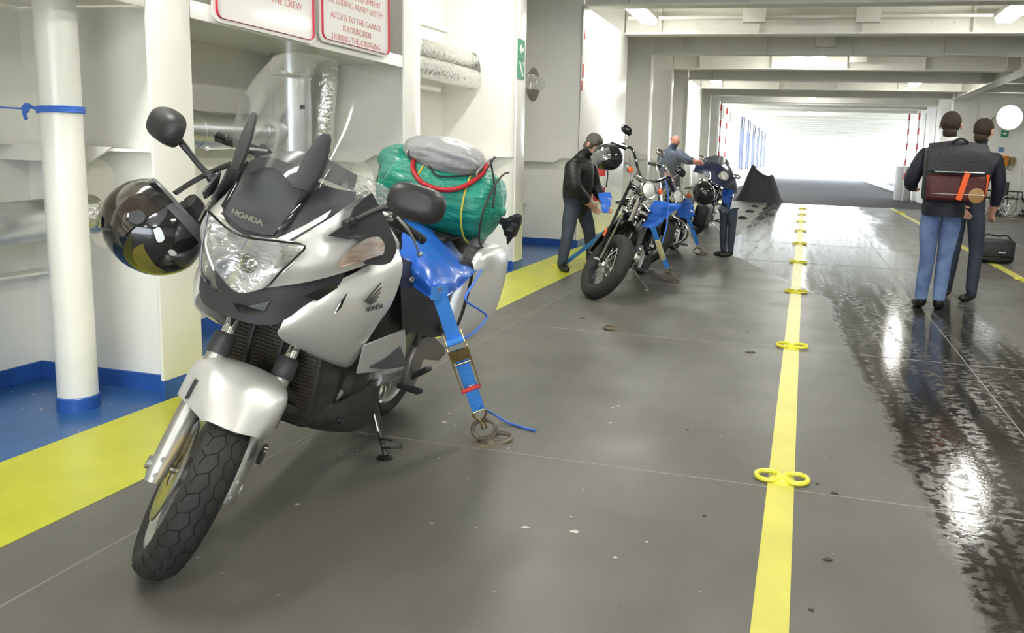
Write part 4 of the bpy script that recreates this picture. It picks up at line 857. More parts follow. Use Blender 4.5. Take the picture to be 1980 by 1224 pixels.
# rust stain around the used ring, old sticker of paint
# ---- helmet hanging at the right of the fairing
def helmet(name, M, shell_m, label, visor_m, s=1.0, detail=True, group=None):
    o = empty(name, label=label, cat='helmet', matrix=M, group=group)
    R = V3(0.150, 0.122, 0.135) * s; n, mm = 40, 26; zc = -0.092 * s
    def sp(az, el, k=1.0):
        x = R[0] * math.cos(el) * math.cos(az) * k; y = R[1] * math.cos(el) * math.sin(az) * k; z = R[2] * math.sin(el) * k
        if z < 0: x *= 1 + 0.10 * z / R[2] * (-1 if math.cos(az) > 0 else 1)
        return V3(x, y, z)
    el0 = math.asin(max(-0.95, zc / R[2]))
    vs, fs = [], []
    els = np.linspace(el0, math.pi / 2 - 0.001, mm)
    for e in els:
        for k in range(n): vs.append(sp(2 * math.pi * k / n, e))
    fs = [(i * n + k, i * n + (k + 1) % n, (i + 1) * n + (k + 1) % n, (i + 1) * n + k) for i in range(mm - 1) for k in range(n)] + [tuple((mm - 1) * n + k for k in range(n))]
    b = MB().add(vs, fs); inner = [p * 0.93 + V3(0, 0, 0.002) for p in vs]
    b.add(inner, [tuple(reversed(f)) for f in fs]); N = len(vs); b.f += [(k, N + k, N + (k + 1) % n, (k + 1) % n) for k in range(n)]
    b.build('shell', shell_m, o, smooth=70, recalc=False)
    def patch(a0, a1, e0, e1, k, m, nm, bow=0.0, res=(18, 10)):
        return MB().surf([[sp(math.radians(a), math.radians(e + bow * math.cos(math.radians(a - (a0 + a1) / 2) * 1.5)), k) for a in np.linspace(a0, a1, 9)] for e in np.linspace(e0, e1, 5)], (res[1], res[0] * 2), 0.003).build(nm, m, o, smooth=70)
    patch(-80, 80, -18, 34, 1.04, visor_m, 'visor'); patch(-179, 179, math.degrees(el0) + 1, math.degrees(el0) + 15, 1.012, mat('rim_grey', (0.10, 0.10, 0.105), 0.35), 'rim_band', res=(30, 4))
    patch(-80, 80, -40, -16, 1.02, shell_m, 'chin_bar')
    MB().tube([sp(2 * math.pi * k / 36, el0, 1.0) for k in range(36)], 0.009 * s, 8, closed=True).build('rim', mat('rim_grey', (0.10, 0.10, 0.105), 0.35), o)
    MB().ball((0, 0, -0.03 * s), (R[0] * 0.86, R[1] * 0.84, 0.075 * s), 18, 10).build('lining', BLACKF, o)
    for s1 in (-1, 1): MB().lathe([(0.026 * s, 0), (0.022 * s, 0.012), (0.006, 0.014)], sp(s1 * math.radians(74), 0.1, 1.0), (0.25, s1, 0), 18).build('visor_pivot', CHARC, o)
    if detail:
        Mi = np.array(M.inverted()); o3 = (Mi @ np.append(CAM_P, 1))[:3]
        def onshell(px_, py_, k):
            d = Mi[:3, :3] @ ray(px_, py_); A_, B_, C_ = ((d / R) ** 2).sum(), (d / R * o3 / R).sum(), ((o3 / R) ** 2).sum() - k * k
            t = (-B_ - math.sqrt(max(B_ * B_ - A_ * C_, 0))) / A_; return o3 + t * d
        def decal(nm, pts, m, k=1.008):
            c0 = np.mean(np.array(pts, float), 0); ring = curve(pts + [pts[0]], 40)[:-1]; n_ = len(ring); vs = [onshell(*c0, k)]
            for q in (0.34, 0.67, 1.0): vs += [onshell(*(c0 + (p - c0) * q), k) for p in ring]
            fs = [(0, 1 + i, 1 + (i + 1) % n_) for i in range(n_)] + [(1 + j * n_ + i, 1 + j * n_ + (i + 1) % n_, 1 + (j + 1) * n_ + (i + 1) % n_, 1 + (j + 1) * n_ + i) for j in range(2) for i in range(n_)]
            return MB().add(vs, fs).build(nm, m, o, smooth=80)
        decal('grey_flash', [(300, 368), (318, 375), (325, 400), (316, 425), (300, 438), (282, 430), (276, 405), (284, 380)], mat('helmet_grey', (0.07, 0.07, 0.078), 0.10, coat=0.8))
        decal('olive_flash', [(276, 470), (284, 490), (300, 512), (318, 525), (296, 528), (272, 518), (258, 500), (258, 482)], mat('helmet_olive', (0.13, 0.115, 0.02), 0.2, coat=0.6))
        decal('sticker', [(296, 444), (309, 440), (318, 462), (305, 468)], mat('sticker_white', (0.75, 0.78, 0.82), 0.4), 1.012)
        decal('round_logo', [(324, 486), (331, 482), (341, 488), (340, 494), (330, 494)], mat('logo_grey', (0.5, 0.5, 0.5), 0.3), 1.012)
        MB().lathe([(0.0, 0.0), (0.02, 0.002), (0.028, 0.0)], sp(-0.2, 0.75, 1.03), sp(-0.2, 0.75), 16).build('vent', CHARC, o)
    return o
hc = toW(TF, Q(300, 443, -.38)); crown = TF[1] * 0.50 + TF[2] * -0.38 + TF[3] * -0.68; crown /= np.linalg.norm(crown)
face = TF[1] * 0.25 + TF[2] * -0.75 + TF[3] * 0.6; face = face - crown * (face @ crown); face /= np.linalg.norm(face); side = np.cross(crown, face)
HM = Matrix([[face[i], side[i], crown[i], hc[i]] for i in range(3)] + [[0, 0, 0, 1]])
SMOKE = mat('smoke_visor', (0.03, 0.022, 0.018), 0.04, coat=1.0)
helmet('helmet', HM, BLACKG, 'glossy black full-face helmet hanging beside the silver fairing', SMOKE, 1.02)
o = MB().tube(curve([Q(338, 374, -.34), Q(372, 352, -.32), Q(410, 332, -.27), Q(444, 318, -.20)], 12), 0.011, 8, flat=0.6).build('helmet_strap', BLACKF, None); o.matrix_world = TM; tag(o, 'black strap tying the helmet to the silver tourer fairing', 'strap')
for pts_ in ([(352, 398, -.30), (365, 420, -.29), (380, 452, -.27)], [(366, 388, -.28), (378, 400, -.27), (386, 425, -.26)]): MB().tube(curve([Q(*p) for p in pts_], 10), 0.026, 10).build('strap_padding', BLACKF, o)
# ================================================================== CRUISERS PARKED BEHIND
SPOKE = mat('spoke_steel', (0.7, 0.7, 0.7), 0.2, 1.0)
NAVY = mat('navy_gloss', (0.02, 0.025, 0.07), 0.08, coat=1.0)
ORANGE = mat('amber_lens', (0.85, 0.13, 0.02), 0.25)
def coil(a, b, r, turns, wire):
    a, b = V3(*a), V3(*b); d = b - a; L_ = np.linalg.norm(d); d /= L_; u = np.cross(d, V3(0, 1, 0)); u /= np.linalg.norm(u); v = np.cross(d, u)
    return MB().tube([a + d * L_ * q + r * (math.cos(q * turns * 6.2832) * u + math.sin(q * turns * 6.2832) * v) for q in np.linspace(0, 1, turns * 10)], wire, 5)
def cruiser(front, head, lean, steer_deg, label, kind):
    WB = 1.63; hv = V3(math.sin(math.radians(head)), -math.cos(math.radians(head)), 0)
    fr = bike_frame(V3(*front) - hv * WB, lean, head)
    o = empty('cruiser_motorcycle', label=label, cat='motorcycle', matrix=frame_matrix(fr))
    rk = math.radians(32); sx = V3(-math.sin(rk), 0, math.cos(rk)); fw = V3(math.cos(rk), 0, math.sin(rk)); R = 0.325; ax = V3(WB, 0, R - 0.01); pv = ax - 0.06 * fw; Rs = rotm(sx, math.radians(steer_deg))
    tall = 0.19 if kind == 'springer' else 0.0
    def w(a, b, y):
        if b > 0.2: b = b + tall * min(1.0, (b - 0.2) / 0.3)
        return pv + Rs @ (ax + a * fw + b * sx + V3(0, y, 0) - pv)
    lat = Rs @ V3(0, 1, 0); f2 = Rs @ fw
    def P(b, name, m, par=None, **k): return b.build(name, m, par or o, **k)
    def wire_wheel(c, axis, nm, cast=False):
        c = V3(*c); a_ = V3(*axis) / np.linalg.norm(axis); u = np.cross(a_, V3(0, 0, 1)); u /= np.linalg.norm(u); v = np.cross(a_, u)
        ty = P(MB().lathe(tyre_profile(R, 0.13, 0.215), c, a_, 56, closed=True), nm + '_tyre', RUBBER, smooth=50)
        g = MB()
        for i in range(40):
            t = 2 * math.pi * i / 40
            for s1 in (-1, 1):
                p = [c + (R - 0.02 * k + 0.001) * (math.cos(t + 0.05 * k) * u + math.sin(t + 0.05 * k) * v) + a_ * s1 * (0.008 + 0.027 * k) for k in (0, 1, 1.9)]
                for q0, q1 in zip(p[:-1], p[1:]):
                    t_ = (math.cos(t) * v - math.sin(t) * u) * 0.006; g.add([q0 - t_, q0 + t_, q1 + t_, q1 - t_], [(0, 1, 2, 3)])
        tag(g.build('tread_grooves', mat('groove_black', (0.006, 0.006, 0.006), 0.9), ty, smooth=0, recalc=False), kind='stuff')
        P(MB().lathe([(0.222, -0.045), (0.212, -0.045), (0.196, -0.02), (0.196, 0.02), (0.212, 0.045), (0.222, 0.045)], c, a_, 48, closed=True), nm + '_rim', BLACKP if not cast else CHROME)
        P(MB().lathe([(0.035, -0.07), (0.045, -0.05), (0.028, -0.03), (0.028, 0.03), (0.045, 0.05), (0.035, 0.07)], c, a_, 20), 'hub', CHROME)
        sp_ = MB()
        n = 9 if cast else 32
        for i in range(n):
            t = 2 * math.pi * i / n; s1 = 1 if i % 2 else -1; tw = (0.5 if (i // 2) % 2 else -0.5) if not cast else 0
            a0 = c + 0.04 * (math.cos(t + tw) * u + math.sin(t + tw) * v) + a_ * s1 * (0.045 if not cast else 0.0); a1 = c + 0.2 * (math.cos(t) * u + math.sin(t) * v) + a_ * s1 * 0.008 * (0 if cast else 1)
            sp_.tube([a0, a1], 0.0026 if not cast else 0.011, 5)
        tag(P(sp_, 'spokes', SPOKE), kind='stuff')
    wire_wheel(w(0, 0, 0), lat, 'front', kind == 'fairing'); wire_wheel((0, 0, R - 0.005), (0, 1, 0), 'rear', kind == 'fairing')
    P(MB().lathe([(0.145, -0.003), (0.145, 0.003), (0.09, 0.003), (0.09, -0.003)], w(0, 0, 0.075), lat, 36, closed=True), 'brake_disc', STEEL)
    # forks
    if kind == 'springer':
        for s1 in (-1, 1):
            P(MB().tube([w(-0.05, 0.03, s1 * 0.10), w(-0.045, 0.70, s1 * 0.085)], 0.016, 10), 'rigid_leg', BLACKG)
            P(MB().tube([w(0.03, 0.02, s1 * 0.105), w(0.045, 0.42, s1 * 0.075)], 0.010, 10), 'spring_leg', CHROME)
            P(MB().bar(w(-0.06, 0.03, s1 * 0.108), w(0.045, 0.0, s1 * 0.108), 0.018, 0.034, lat), 'rocker', CHROME, bevel=0.005)
            sp1 = P(coil(w(0.05, 0.40, s1 * 0.055), w(0.05, 0.56, s1 * 0.055), 0.024, 8, 0.0055), 'fork_spring', CHROME)
            MB().tube([w(0.05, 0.40, s1 * 0.055), w(0.05, 0.60, s1 * 0.055)], 0.014, 8).build('spring_core', CHROME, sp1)
        P(MB().tube([w(0.05, 0.40, -0.10), w(0.05, 0.40, 0.10)], 0.014, 8), 'spring_crossbar', BLACKG)
        P(MB().tube([w(0.08, 0.36, 0), w(0.075, 0.56, 0)], 0.022, 12), 'damper', CHROME)
        P(MB().box(w(-0.06, 0.26, -0.118), (0.025, 0.012, 0.08), Rs @ rotm((0, 1, 0), -rk)), 'side_reflector', ORANGE, bevel=0.003)
        hl_at = w(0.16, 0.60, 0)
    else:
        for s1 in (-1, 1):
            P(MB().tube([w(0, -0.03, s1 * 0.105), w(0, 0.33, s1 * 0.105)], 0.030, 12), 'fork_lower', CHROME)
            P(MB().tube([w(0, 0.33, s1 * 0.105), w(0, 0.72, s1 * 0.105)], 0.026, 12), 'fork_tube', CHROME)
        hl_at = w(0.14, 0.58, 0)
    P(MB().bar(w(0, 0.62, -0.12), w(0, 0.62, 0.12), 0.05, 0.03, f2), 'fork_yoke', BLACKG, bevel=0.008); P(MB().bar(w(0, 0.74, -0.11), w(0, 0.74, 0.11), 0.05, 0.03, f2), 'fork_yoke', CHROME, bevel=0.008)
    # front fender
    rows = []
    for y in (-0.072, -0.06, 0, 0.06, 0.072):
        rows.append([w((R + 0.035 - (0.03 if abs(y) > 0.07 else 0)) * math.sin(t), (R + 0.035 - (0.03 if abs(y) > 0.07 else 0)) * math.cos(t), y) for t in np.radians((-62, -35, -8, 18) if kind == 'springer' else (-75, -40, -5, 35, 60))])
    P(MB().surf(rows, (10, 18), 0.004), 'front_fender', BLACKG if kind != 'fairing' else NAVY, smooth=60)
    # headlamp
    if kind != 'fairing':
        hd = P(MB().lathe([(0.0, -0.11), (0.05, -0.10), (0.078, -0.055), (0.085, 0.0), (0.085, 0.012), (0.075, 0.014)], hl_at, f2, 28), 'headlamp_shell', BLACKG if kind == 'springer' else CHROME)
        MB().lathe([(0.085, 0.0), (0.090, 0.008), (0.084, 0.018), (0.076, 0.016)], hl_at, f2, 28).build('headlamp_ring', CHROME, hd)
        MB().lathe([(0.078, 0.012), (0.05, 0.024), (0.0, 0.030)], hl_at, f2, 24).build('headlamp_lens', mat('lamp_lens', (0.75, 0.76, 0.76), 0.08, 0.5, bump=0.5, bscale=60, coat=1.0), hd)
    # handlebar, grips, mirrors, levers
    rise, wide = {'springer': (0.13, 0.40), 'screen': (0.10, 0.40), 'fairing': (0.08, 0.38)}[kind]
    for s1 in (-1, 1):
        hb = P(MB().tube(curve([w(0.0, 0.76, s1 * 0.03), w(0.03, 0.80, s1 * 0.12), w(0.02, 0.80 + rise, s1 * 0.24), w(-0.04, 0.80 + rise, s1 * 0.30)], 16), 0.013, 10), 'handlebar', CHROME if kind != 'springer' else BLACKG)
        e0, e1 = w(-0.05, 0.80 + rise, s1 * 0.30), w(-0.10, 0.78 + rise, s1 * (wide + 0.02))
        MB().tube([e0, e1], 0.019, 12).build('grip', BLACKP, hb); MB().tube([e0 + f2 * 0.05, e1 + f2 * 0.045], 0.007, 8).build('hand_lever', CHROME, hb)
        MB().box(e0 + V3(0, 0, 0.01), (0.05, 0.06, 0.05), Rs).build('switch_housing', BLACKG, hb, bevel=0.01)
        mt = w(-0.02, 0.95 + rise, s1 * (0.36)) ; ms = MB().tube(curve([e0 + V3(0, 0, .02), (e0 + mt) / 2 + f2 * 0.02, mt], 8), 0.006, 8).build('mirror_stem', CHROME, hb)
        b_, n_ = mirror_shell(mt, 0.062, 0.042, 0.03, lat, sx)
        P(b_, 'mirror', BLACKG if kind == 'springer' else CHROME, smooth=60)
        ti = w(0.04, 0.73, s1 * 0.19); P(MB().lathe([(0.0, -0.035), (0.026, -0.02), (0.032, 0.0), (0.032, 0.008)], ti, f2, 16), 'turn_signal', CHROME if s1 > 0 else BLACKG)
        P(MB().lathe([(0.031, 0.006), (0.024, 0.018), (0.0, 0.022)], ti, f2, 16), 'signal_lens', ORANGE)
    # screen or fairing
    if kind in ('screen', 'springer'):
        hgt = 0.52 if kind == 'screen' else 0.34
        P(MB().surf([[w(0.13 - 0.10 * (abs(y) / 0.26) ** 2 - 0.16 * q * 1.0, 0.66 + hgt * q, y * (1 - 0.25 * q * q)) for y in np.linspace(-0.27, 0.27, 7)] for q in (0, 0.35, 0.7, 1.0)], (18, 26), 0.004), 'windscreen', SCREEN, smooth=60)
        for s1 in (-1, 1): P(MB().tube([w(0.06, 0.62, s1 * 0.13), w(0.02, 0.66 + hgt * 0.55, s1 * 0.24)], 0.006, 6), 'screen_bracket', CHROME)
    if kind == 'fairing':
        def fg(y, q):   # batwing outline
            half = 0.43; e = abs(y) / half
            top = 1.10 - 0.16 * e ** 2; bot = 0.55 + 0.14 * e ** 1.4 - (0.04 if e < 0.4 else 0)
            b = bot + (top - bot) * q; a = 0.30 - 0.30 * e ** 2.2 + 0.10 * math.sin(q * math.pi) - 0.20 * q
            return w(a, b, y)
        fa = P(MB().surf([[fg(y, q) for y in np.linspace(-0.43, 0.43, 11)] for q in (0, 0.25, 0.5, 0.75, 1.0)], (24, 40), 0.006), 'batwing_fairing', NAVY, smooth=60)
        P(MB().surf([[w(0.10 - 0.30 * (y / 0.43) ** 2 - 0.10 * q, 1.10 - 0.16 * (y / 0.43) ** 2 + 0.14 * q * (1 - (y / 0.34) ** 2 * 0.6), y) for y in np.linspace(-0.32, 0.32, 7)] for q in (0, 0.5, 1)], (10, 20), 0.004), 'fairing_screen', mat('smoked_screen', (0.05, 0.06, 0.09), 0.08, coat=0.8), smooth=60)
        hp = w(0.37, 0.68, 0); MB().lathe([(0.088, -0.05), (0.095, 0.0), (0.088, 0.014), (0.08, 0.014)], hp, f2, 28).build('headlamp_ring', CHROME, fa)
        MB().lathe([(0.084, 0.006), (0.05, 0.022), (0.0, 0.028)], hp, f2, 24).build('headlamp_lens', mat('lamp_lens', (0.75, 0.76, 0.76), 0.08, 0.5, bump=0.5, bscale=60, coat=1.0), fa)
    # frame, tank, engine, seat
    MB().tube(curve([(1.30, 0, 0.80), (1.18, 0, 0.45), (1.08, 0.0, 0.18), (0.55, 0.0, 0.16), (0.35, 0, 0.35)], 20), 0.022, 10).build('frame_tube', BLACKG, o)
    body = BLACKG if kind != 'fairing' else NAVY
    MB().surf([[(1.24, y * .5, 0.86 - abs(y) * .1), (1.12, y * 1.0, 0.93 - abs(y) * .55), (0.92, y * 1.05, 0.91 - abs(y) * .6), (0.70, y * .45, 0.80 - abs(y) * .2)] for y in (-.17, -.12, -.05, .05, .12, .17)], (24, 24), 0.02).build('fuel_tank', body, o, smooth=60)
    MB().surf([[(0.72, y * .8, 0.74 - abs(y) * .1), (0.45, y * 1.3, 0.69 - abs(y) * .1), (0.15, y, 0.78 - abs(y) * .1), (-0.1, y * .8, 0.80 - abs(y) * .1)] for y in (-.14, -.07, 0, .07, .14)], (20, 20), 0.06).build('seat', BLACKP, o, smooth=60)
    eng = MB().box((0.80, 0, 0.32), (0.36, 0.24, 0.22)).build('crankcase', CHROME if kind != 'springer' else ENGINE, o, bevel=0.04)
    for dx, tilt in ((-0.13, -0.42), (0.13, 0.42)):
        R2 = rotm((0, 1, 0), tilt); b = MB()
        for k in range(9): b.box(V3(0.80, 0, 0.40) + R2 @ V3(0, 0, 0.04 + 0.026 * k), (0.15, 0.19, 0.012), R2)
        tag(b.build('cylinder_fins', STEEL, o, smooth=0), kind='stuff')
        MB().box(V3(0.80, 0, 0.40) + R2 @ V3(0, 0, 0.30), (0.17, 0.17, 0.075), R2).build('rocker_cover', CHROME, o, bevel=0.02)
    for s1 in (-1, 1): MB().lathe([(0.12, 0), (0.125, 0.02), (0.10, 0.05), (0.02, 0.055)], (0.86, s1 * 0.12, 0.31), (0, s1, 0), 24).build('primary_cover', CHROME, o)
    MB().lathe([(0.085, 0), (0.085, 0.035), (0.06, 0.05), (0.01, 0.052)], (0.82, -0.13, 0.60), (0, -1, 0), 24).build('air_cleaner', CHROME, o)
    MB().tube(curve([(0.95, -.12, .50), (1.02, -.16, .35), (0.80, -.19, .24), (0.2, -.21, .25), (-0.35, -.22, .28)], 20), 0.036, 12).build('exhaust_pipe', CHROME, o)
    MB().surf([[((R + 0.06) * math.cos(t), y, R + (R + 0.06) * math.sin(t) - (0.03 if abs(y) > .09 else 0)) for t in np.radians((15, 55, 95, 135, 165))] for y in (-.10, -.085, 0, .085, .10)], (10, 20), 0.004).build('rear_fender', body, o, smooth=60)
    MB().lathe([(0.03, -0.02), (0.035, 0.02), (0.0, 0.03)], (-0.42, 0, 0.62), (-1, 0, 0.3), 16).build('tail_lamp', RED, o)
    for s1 in (-1, 1):
        MB().bar((0.98, s1 * 0.16, 0.24), (0.96, s1 * 0.34, 0.25), 0.09, 0.022).build('footboard', BLACKP, o, bevel=0.006)
        MB().bar((0.52, s1 * 0.14, 0.34), (0.0, s1 * 0.13, 0.32), 0.05, 0.06).build('swing_arm', BLACKG, o, bevel=0.01)
        if kind != 'springer':
            MB().tube(curve([(1.22, s1 * 0.06, 0.62), (1.26, s1 * 0.30, 0.52), (1.22, s1 * 0.33, 0.36), (1.12, s1 * 0.12, 0.20)], 18), 0.014, 10).build('crash_bar', CHROME, o)
            MB().box((-0.15, s1 * 0.27, 0.56), (0.50, 0.18, 0.32)).build('saddlebag', body if kind == 'fairing' else BLACKF, o, bevel=0.05, seg=3)
    # side stand
    up_l = V3(fr[1][2], fr[2][2], fr[3][2]); c0 = V3(0.92, 0.14, 0.20); wd = toW(fr, c0); ft = wd + fr[1] * 0.10 + V3(fr[2][0], fr[2][1], 0) * 0.17; ft[2] = 0.008
    fl2 = V3((ft - fr[0]) @ fr[1], (ft - fr[0]) @ fr[2], (ft - fr[0]) @ fr[3])
    sd = MB().tube([c0, fl2], [0.014, 0.010], 8).build('side_stand', STEEL, o); MB().lathe([(0.03, 0), (0.03, 0.008)], fl2 - up_l * 0.006, up_l, 14).build('stand_foot', STEEL, sd)
    return o, fr, w
cr2, fr2, w2 = cruiser((-1.79, 6.76, 0), -3, 13, 44, 'black cruiser with wire spoke wheel and springer fork, second in the row', 'springer')
cr3, fr3, w3 = cruiser((-1.80, 9.25, 0), -2, 12, 40, 'black cruiser with clear windscreen, third in the row', 'screen')
cr4, fr4, w4 = cruiser((-1.74, 13.3, 0), 2, 14, 22, 'dark blue touring cruiser with handlebar fairing, last in the row', 'fairing')
# lashing pads and straps on the cruisers
def Qx(fr, x, y, xl):
    o, hv, l, up = fr; d = ray(x, y); t = (xl - (CAM_P - o) @ hv) / (d @ hv); P = CAM_P + t * d - o
    return V3(xl, P @ l, P @ up)
def side_pad(fr, pts, label, seed):
    o = empty('lashing_pad', matrix=frame_matrix(fr), label=label, cat='tarp', group='blue pads on the cruisers'); rg = np.random.default_rng(seed)
    g = [[Qx(fr, *p) for p in r] for r in pts]; b = MB().surf(g, (26, 26), 0); b.v = [tuple(np.array(p) + V3(0, 0.012 * math.sin(40 * p[0] + 30 * p[2]) + 0.006 * math.sin(80 * p[2]), 0)) for p in b.v]
    b.build('pad_sheet', BLUE_T, o, smooth=80); MB().tube(curve(g[-1], 16), 0.006, 6).build('pad_hem', BLUE_T, o)
    return o
side_pad(fr2, [[(1262, 388, .80), (1280, 388, .74), (1296, 394, .68)], [(1258, 400, .86), (1284, 396, .78), (1322, 396, .66)], [(1248, 425, .92), (1270, 425, .84), (1300, 412, .72)], [(1240, 436, .95), (1256, 440, .90), (1274, 436, .84)]], 'blue vinyl pad hanging from the black springer cruiser', 1)
side_pad(fr2, [[(1154, 374, .72), (1166, 372, .70), (1180, 372, .68)], [(1160, 392, .74), (1170, 390, .72), (1180, 388, .70)], [(1164, 410, .76), (1172, 411, .75), (1178, 408, .74)]], 'small blue vinyl flap on the wall side of the springer cruiser', 4)
side_pad(fr3, [[(1308, 378, .85), (1322, 380, .78), (1335, 386, .70)], [(1308, 398, .90), (1325, 398, .82), (1342, 402, .72)], [(1312, 418, .92), (1328, 422, .85), (1344, 416, .76)]], 'crumpled blue vinyl pad on the cruiser with clear windscreen', 2)
side_pad(fr4, [[(1398, 365, .95), (1410, 358, .85), (1424, 355, .75)], [(1396, 378, 1.0), (1408, 376, .90), (1420, 370, .80)], [(1398, 392, 1.0), (1408, 394, .92), (1414, 388, .84)]], 'blue vinyl pad on the dark blue touring cruiser', 3)
ratchet_strap('ratchet_strap', toW(fr2, Qx(fr2, 1262, 440, .90)), gnd(1295, 543) + V3(0, 0, 0.06), 0.05, 'blue strap with yellow sleeve from the springer cruiser to the deck', full=False)
ratchet_strap('ratchet_strap', toW(fr3, Qx(fr3, 1330, 420, .85)), gnd(1352, 491) + V3(0, 0, 0.06), 0.05, 'blue strap from the windscreen cruiser to its deck ring', full=False)
ratchet_strap('ratchet_strap', toW(fr4, Qx(fr4, 1408, 394, .92)), gnd(1415, 440) + V3(0, 0, 0.05), 0.05, 'blue strap from the dark blue touring cruiser to the deck', full=False)
lash_pot(gnd(1295, 545), False, 'deck ring hooked by the strap with yellow sleeve', True); lash_pot(gnd(1352, 493), False, 'deck ring hooked beside the windscreen cruiser', True)
sl = toW(fr2, Qx(fr2, 1262, 440, .90)); e_ = gnd(1295, 543)
o = MB().bar(sl * 0.78 + e_ * 0.22 + V3(0.012, -0.03, 0), sl * 0.42 + e_ * 0.58 + V3(0.012, -0.03, 0), 0.055, 0.02, (0, -1, 0.2)).build('strap_sleeve', mat('pale_yellow', (0.75, 0.68, 0.35), 0.5), None, bevel=0.008); tag(o, 'pale yellow ratchet handle sleeve on the blue strap', 'sleeve')
o = MB().tube(curve([toW(fr2, Qx(fr2, 1285, 340, .95)), toW(fr2, Qx(fr2, 1292, 380, .95)), toW(fr2, Qx(fr2, 1290, 430, .95)), toW(fr2, Qx(fr2, 1280, 470, 1.0))], 24), 0.007, 8).build('rope', ROPE, None); tag(o, 'pale blue rope hanging down the springer cruiser side', 'rope', 'blue ropes')
A_ = toW(fr2, V3(1.0, -0.18, 0.55)); o = MB().bar(A_, gnd(1085, 515, 0.02), 0.045, 0.006, (0, 1, 0.4)).build('webbing_strap', BLUE_S, None); tag(o, 'blue webbing strap running from the springer cruiser towards the wall', 'strap')
lash_pot(gnd(1085, 516), True, 'yellow lashing ring on the band near the bending man', False, 1.0, 0.4)
# helmets on the cruisers
def frame_cf(c, crown, face):
    crown = V3(*crown) / np.linalg.norm(crown); face = V3(*face); face = face - crown * (face @ crown); face /= np.linalg.norm(face); side = np.cross(crown, face)
    return Matrix([[face[i], side[i], crown[i], c[i]] for i in range(3)] + [[0, 0, 0, 1]])
h2 = toW(fr2, w2(0.02, 0.98, -0.36)); h2c = CAM_P + (ray(1176, 304)) / np.linalg.norm(ray(1176, 304)) * np.linalg.norm(h2 - CAM_P)
CLEARV = thin_clear('clear_visor', (0.93, 0.94, 0.95), 0.25, 0.10)
helmet('helmet', frame_cf(h2c, (0.35, -0.35, -0.75), (-0.8, -0.45, 0.1)), BLACKG, 'black helmet with clear visor hanging from the springer cruiser handlebar', CLEARV, 0.95, False)
h3c = CAM_P + ray(1360, 372) / np.linalg.norm(ray(1360, 372)) * 9.75
helmet('helmet', frame_cf(h3c, (0.1, -0.5, 0.75), (0.5, -0.8, 0.0)), BLACKG, 'round glossy black helmet on the cruiser with clear windscreen', BLACKG, 1.05, False)
# ================================================================== PEOPLE
JEANS = mat('blue_denim', (0.075, 0.12, 0.25), 0.75, var=0.35, vscale=7, bump=0.4, bscale=45, col2=(0.15, 0.22, 0.38))
JEANS_D = mat('dark_denim', (0.030, 0.038, 0.060), 0.75, var=0.3, vscale=7, bump=0.4, bscale=45)
JEANS_G = mat('grey_denim', (0.050, 0.066, 0.090), 0.75, var=0.3, vscale=7, bump=0.4, bscale=45)
NAVYJ = mat('navy_jacket', (0.012, 0.014, 0.026), 0.6, var=0.3, vscale=9, bump=0.5, bscale=22)
LEATHER = mat('black_leather', (0.016, 0.017, 0.016), 0.42, var=0.3, vscale=9, bump=0.6, bscale=22)
BLUEGREY = mat('blue_grey_jacket', (0.085, 0.11, 0.16), 0.6, var=0.25, vscale=9, bump=0.5, bscale=22)
SHOE = mat('black_shoe', (0.012, 0.012, 0.012), 0.4); HAIRB = mat('brown_hair', (0.035, 0.020, 0.012), 0.7, bump=0.8, bscale=70, stretch=(1, 1, 0.3)); HAIRG = mat('grey_hair', (0.12, 0.105, 0.09), 0.7, bump=0.8, bscale=70)
def hand_chain(Wr, d, palm_n, s=1.0, curl=0.5, thumb=1):
    """palm and five fingers of unequal length as skin branches: (points, radii, parent index) from the wrist"""
    d = V3(*d) / np.linalg.norm(d); pn = V3(*palm_n); pn = pn - d * (pn @ d); pn /= np.linalg.norm(pn); sd = np.cross(d, pn) * thumb
    pts, par = [], []
    palm = Wr + d * 0.05 * s; pts.append((palm, 0.030 * s)); par.append(-1)
    for k, (off, L) in enumerate(((0.027, .072), (0.009, .080), (-0.010, .075), (-0.027, .058))):
        k0 = Wr + d * 0.09 * s + sd * off * s; pts.append((k0, 0.0115 * s)); par.append(0); i0 = len(pts) - 1
        k1 = k0 + (d * math.cos(curl * 0.6) + pn * math.sin(curl * 0.6)) * L * 0.5 * s; pts.append((k1, 0.0095 * s)); par.append(i0)
        k2 = k1 + (d * math.cos(curl * 1.6) + pn * math.sin(curl * 1.6)) * L * 0.5 * s; pts.append((k2, 0.008 * s)); par.append(i0 + 1)
    t0 = Wr + d * 0.035 * s + sd * 0.038 * s; pts.append((t0, 0.014 * s)); par.append(0); i0 = len(pts) - 1
    pts.append((t0 + (d * 0.7 + sd * 0.5 + pn * 0.3) * 0.045 * s, 0.010 * s)); par.append(i0)
    return pts, par
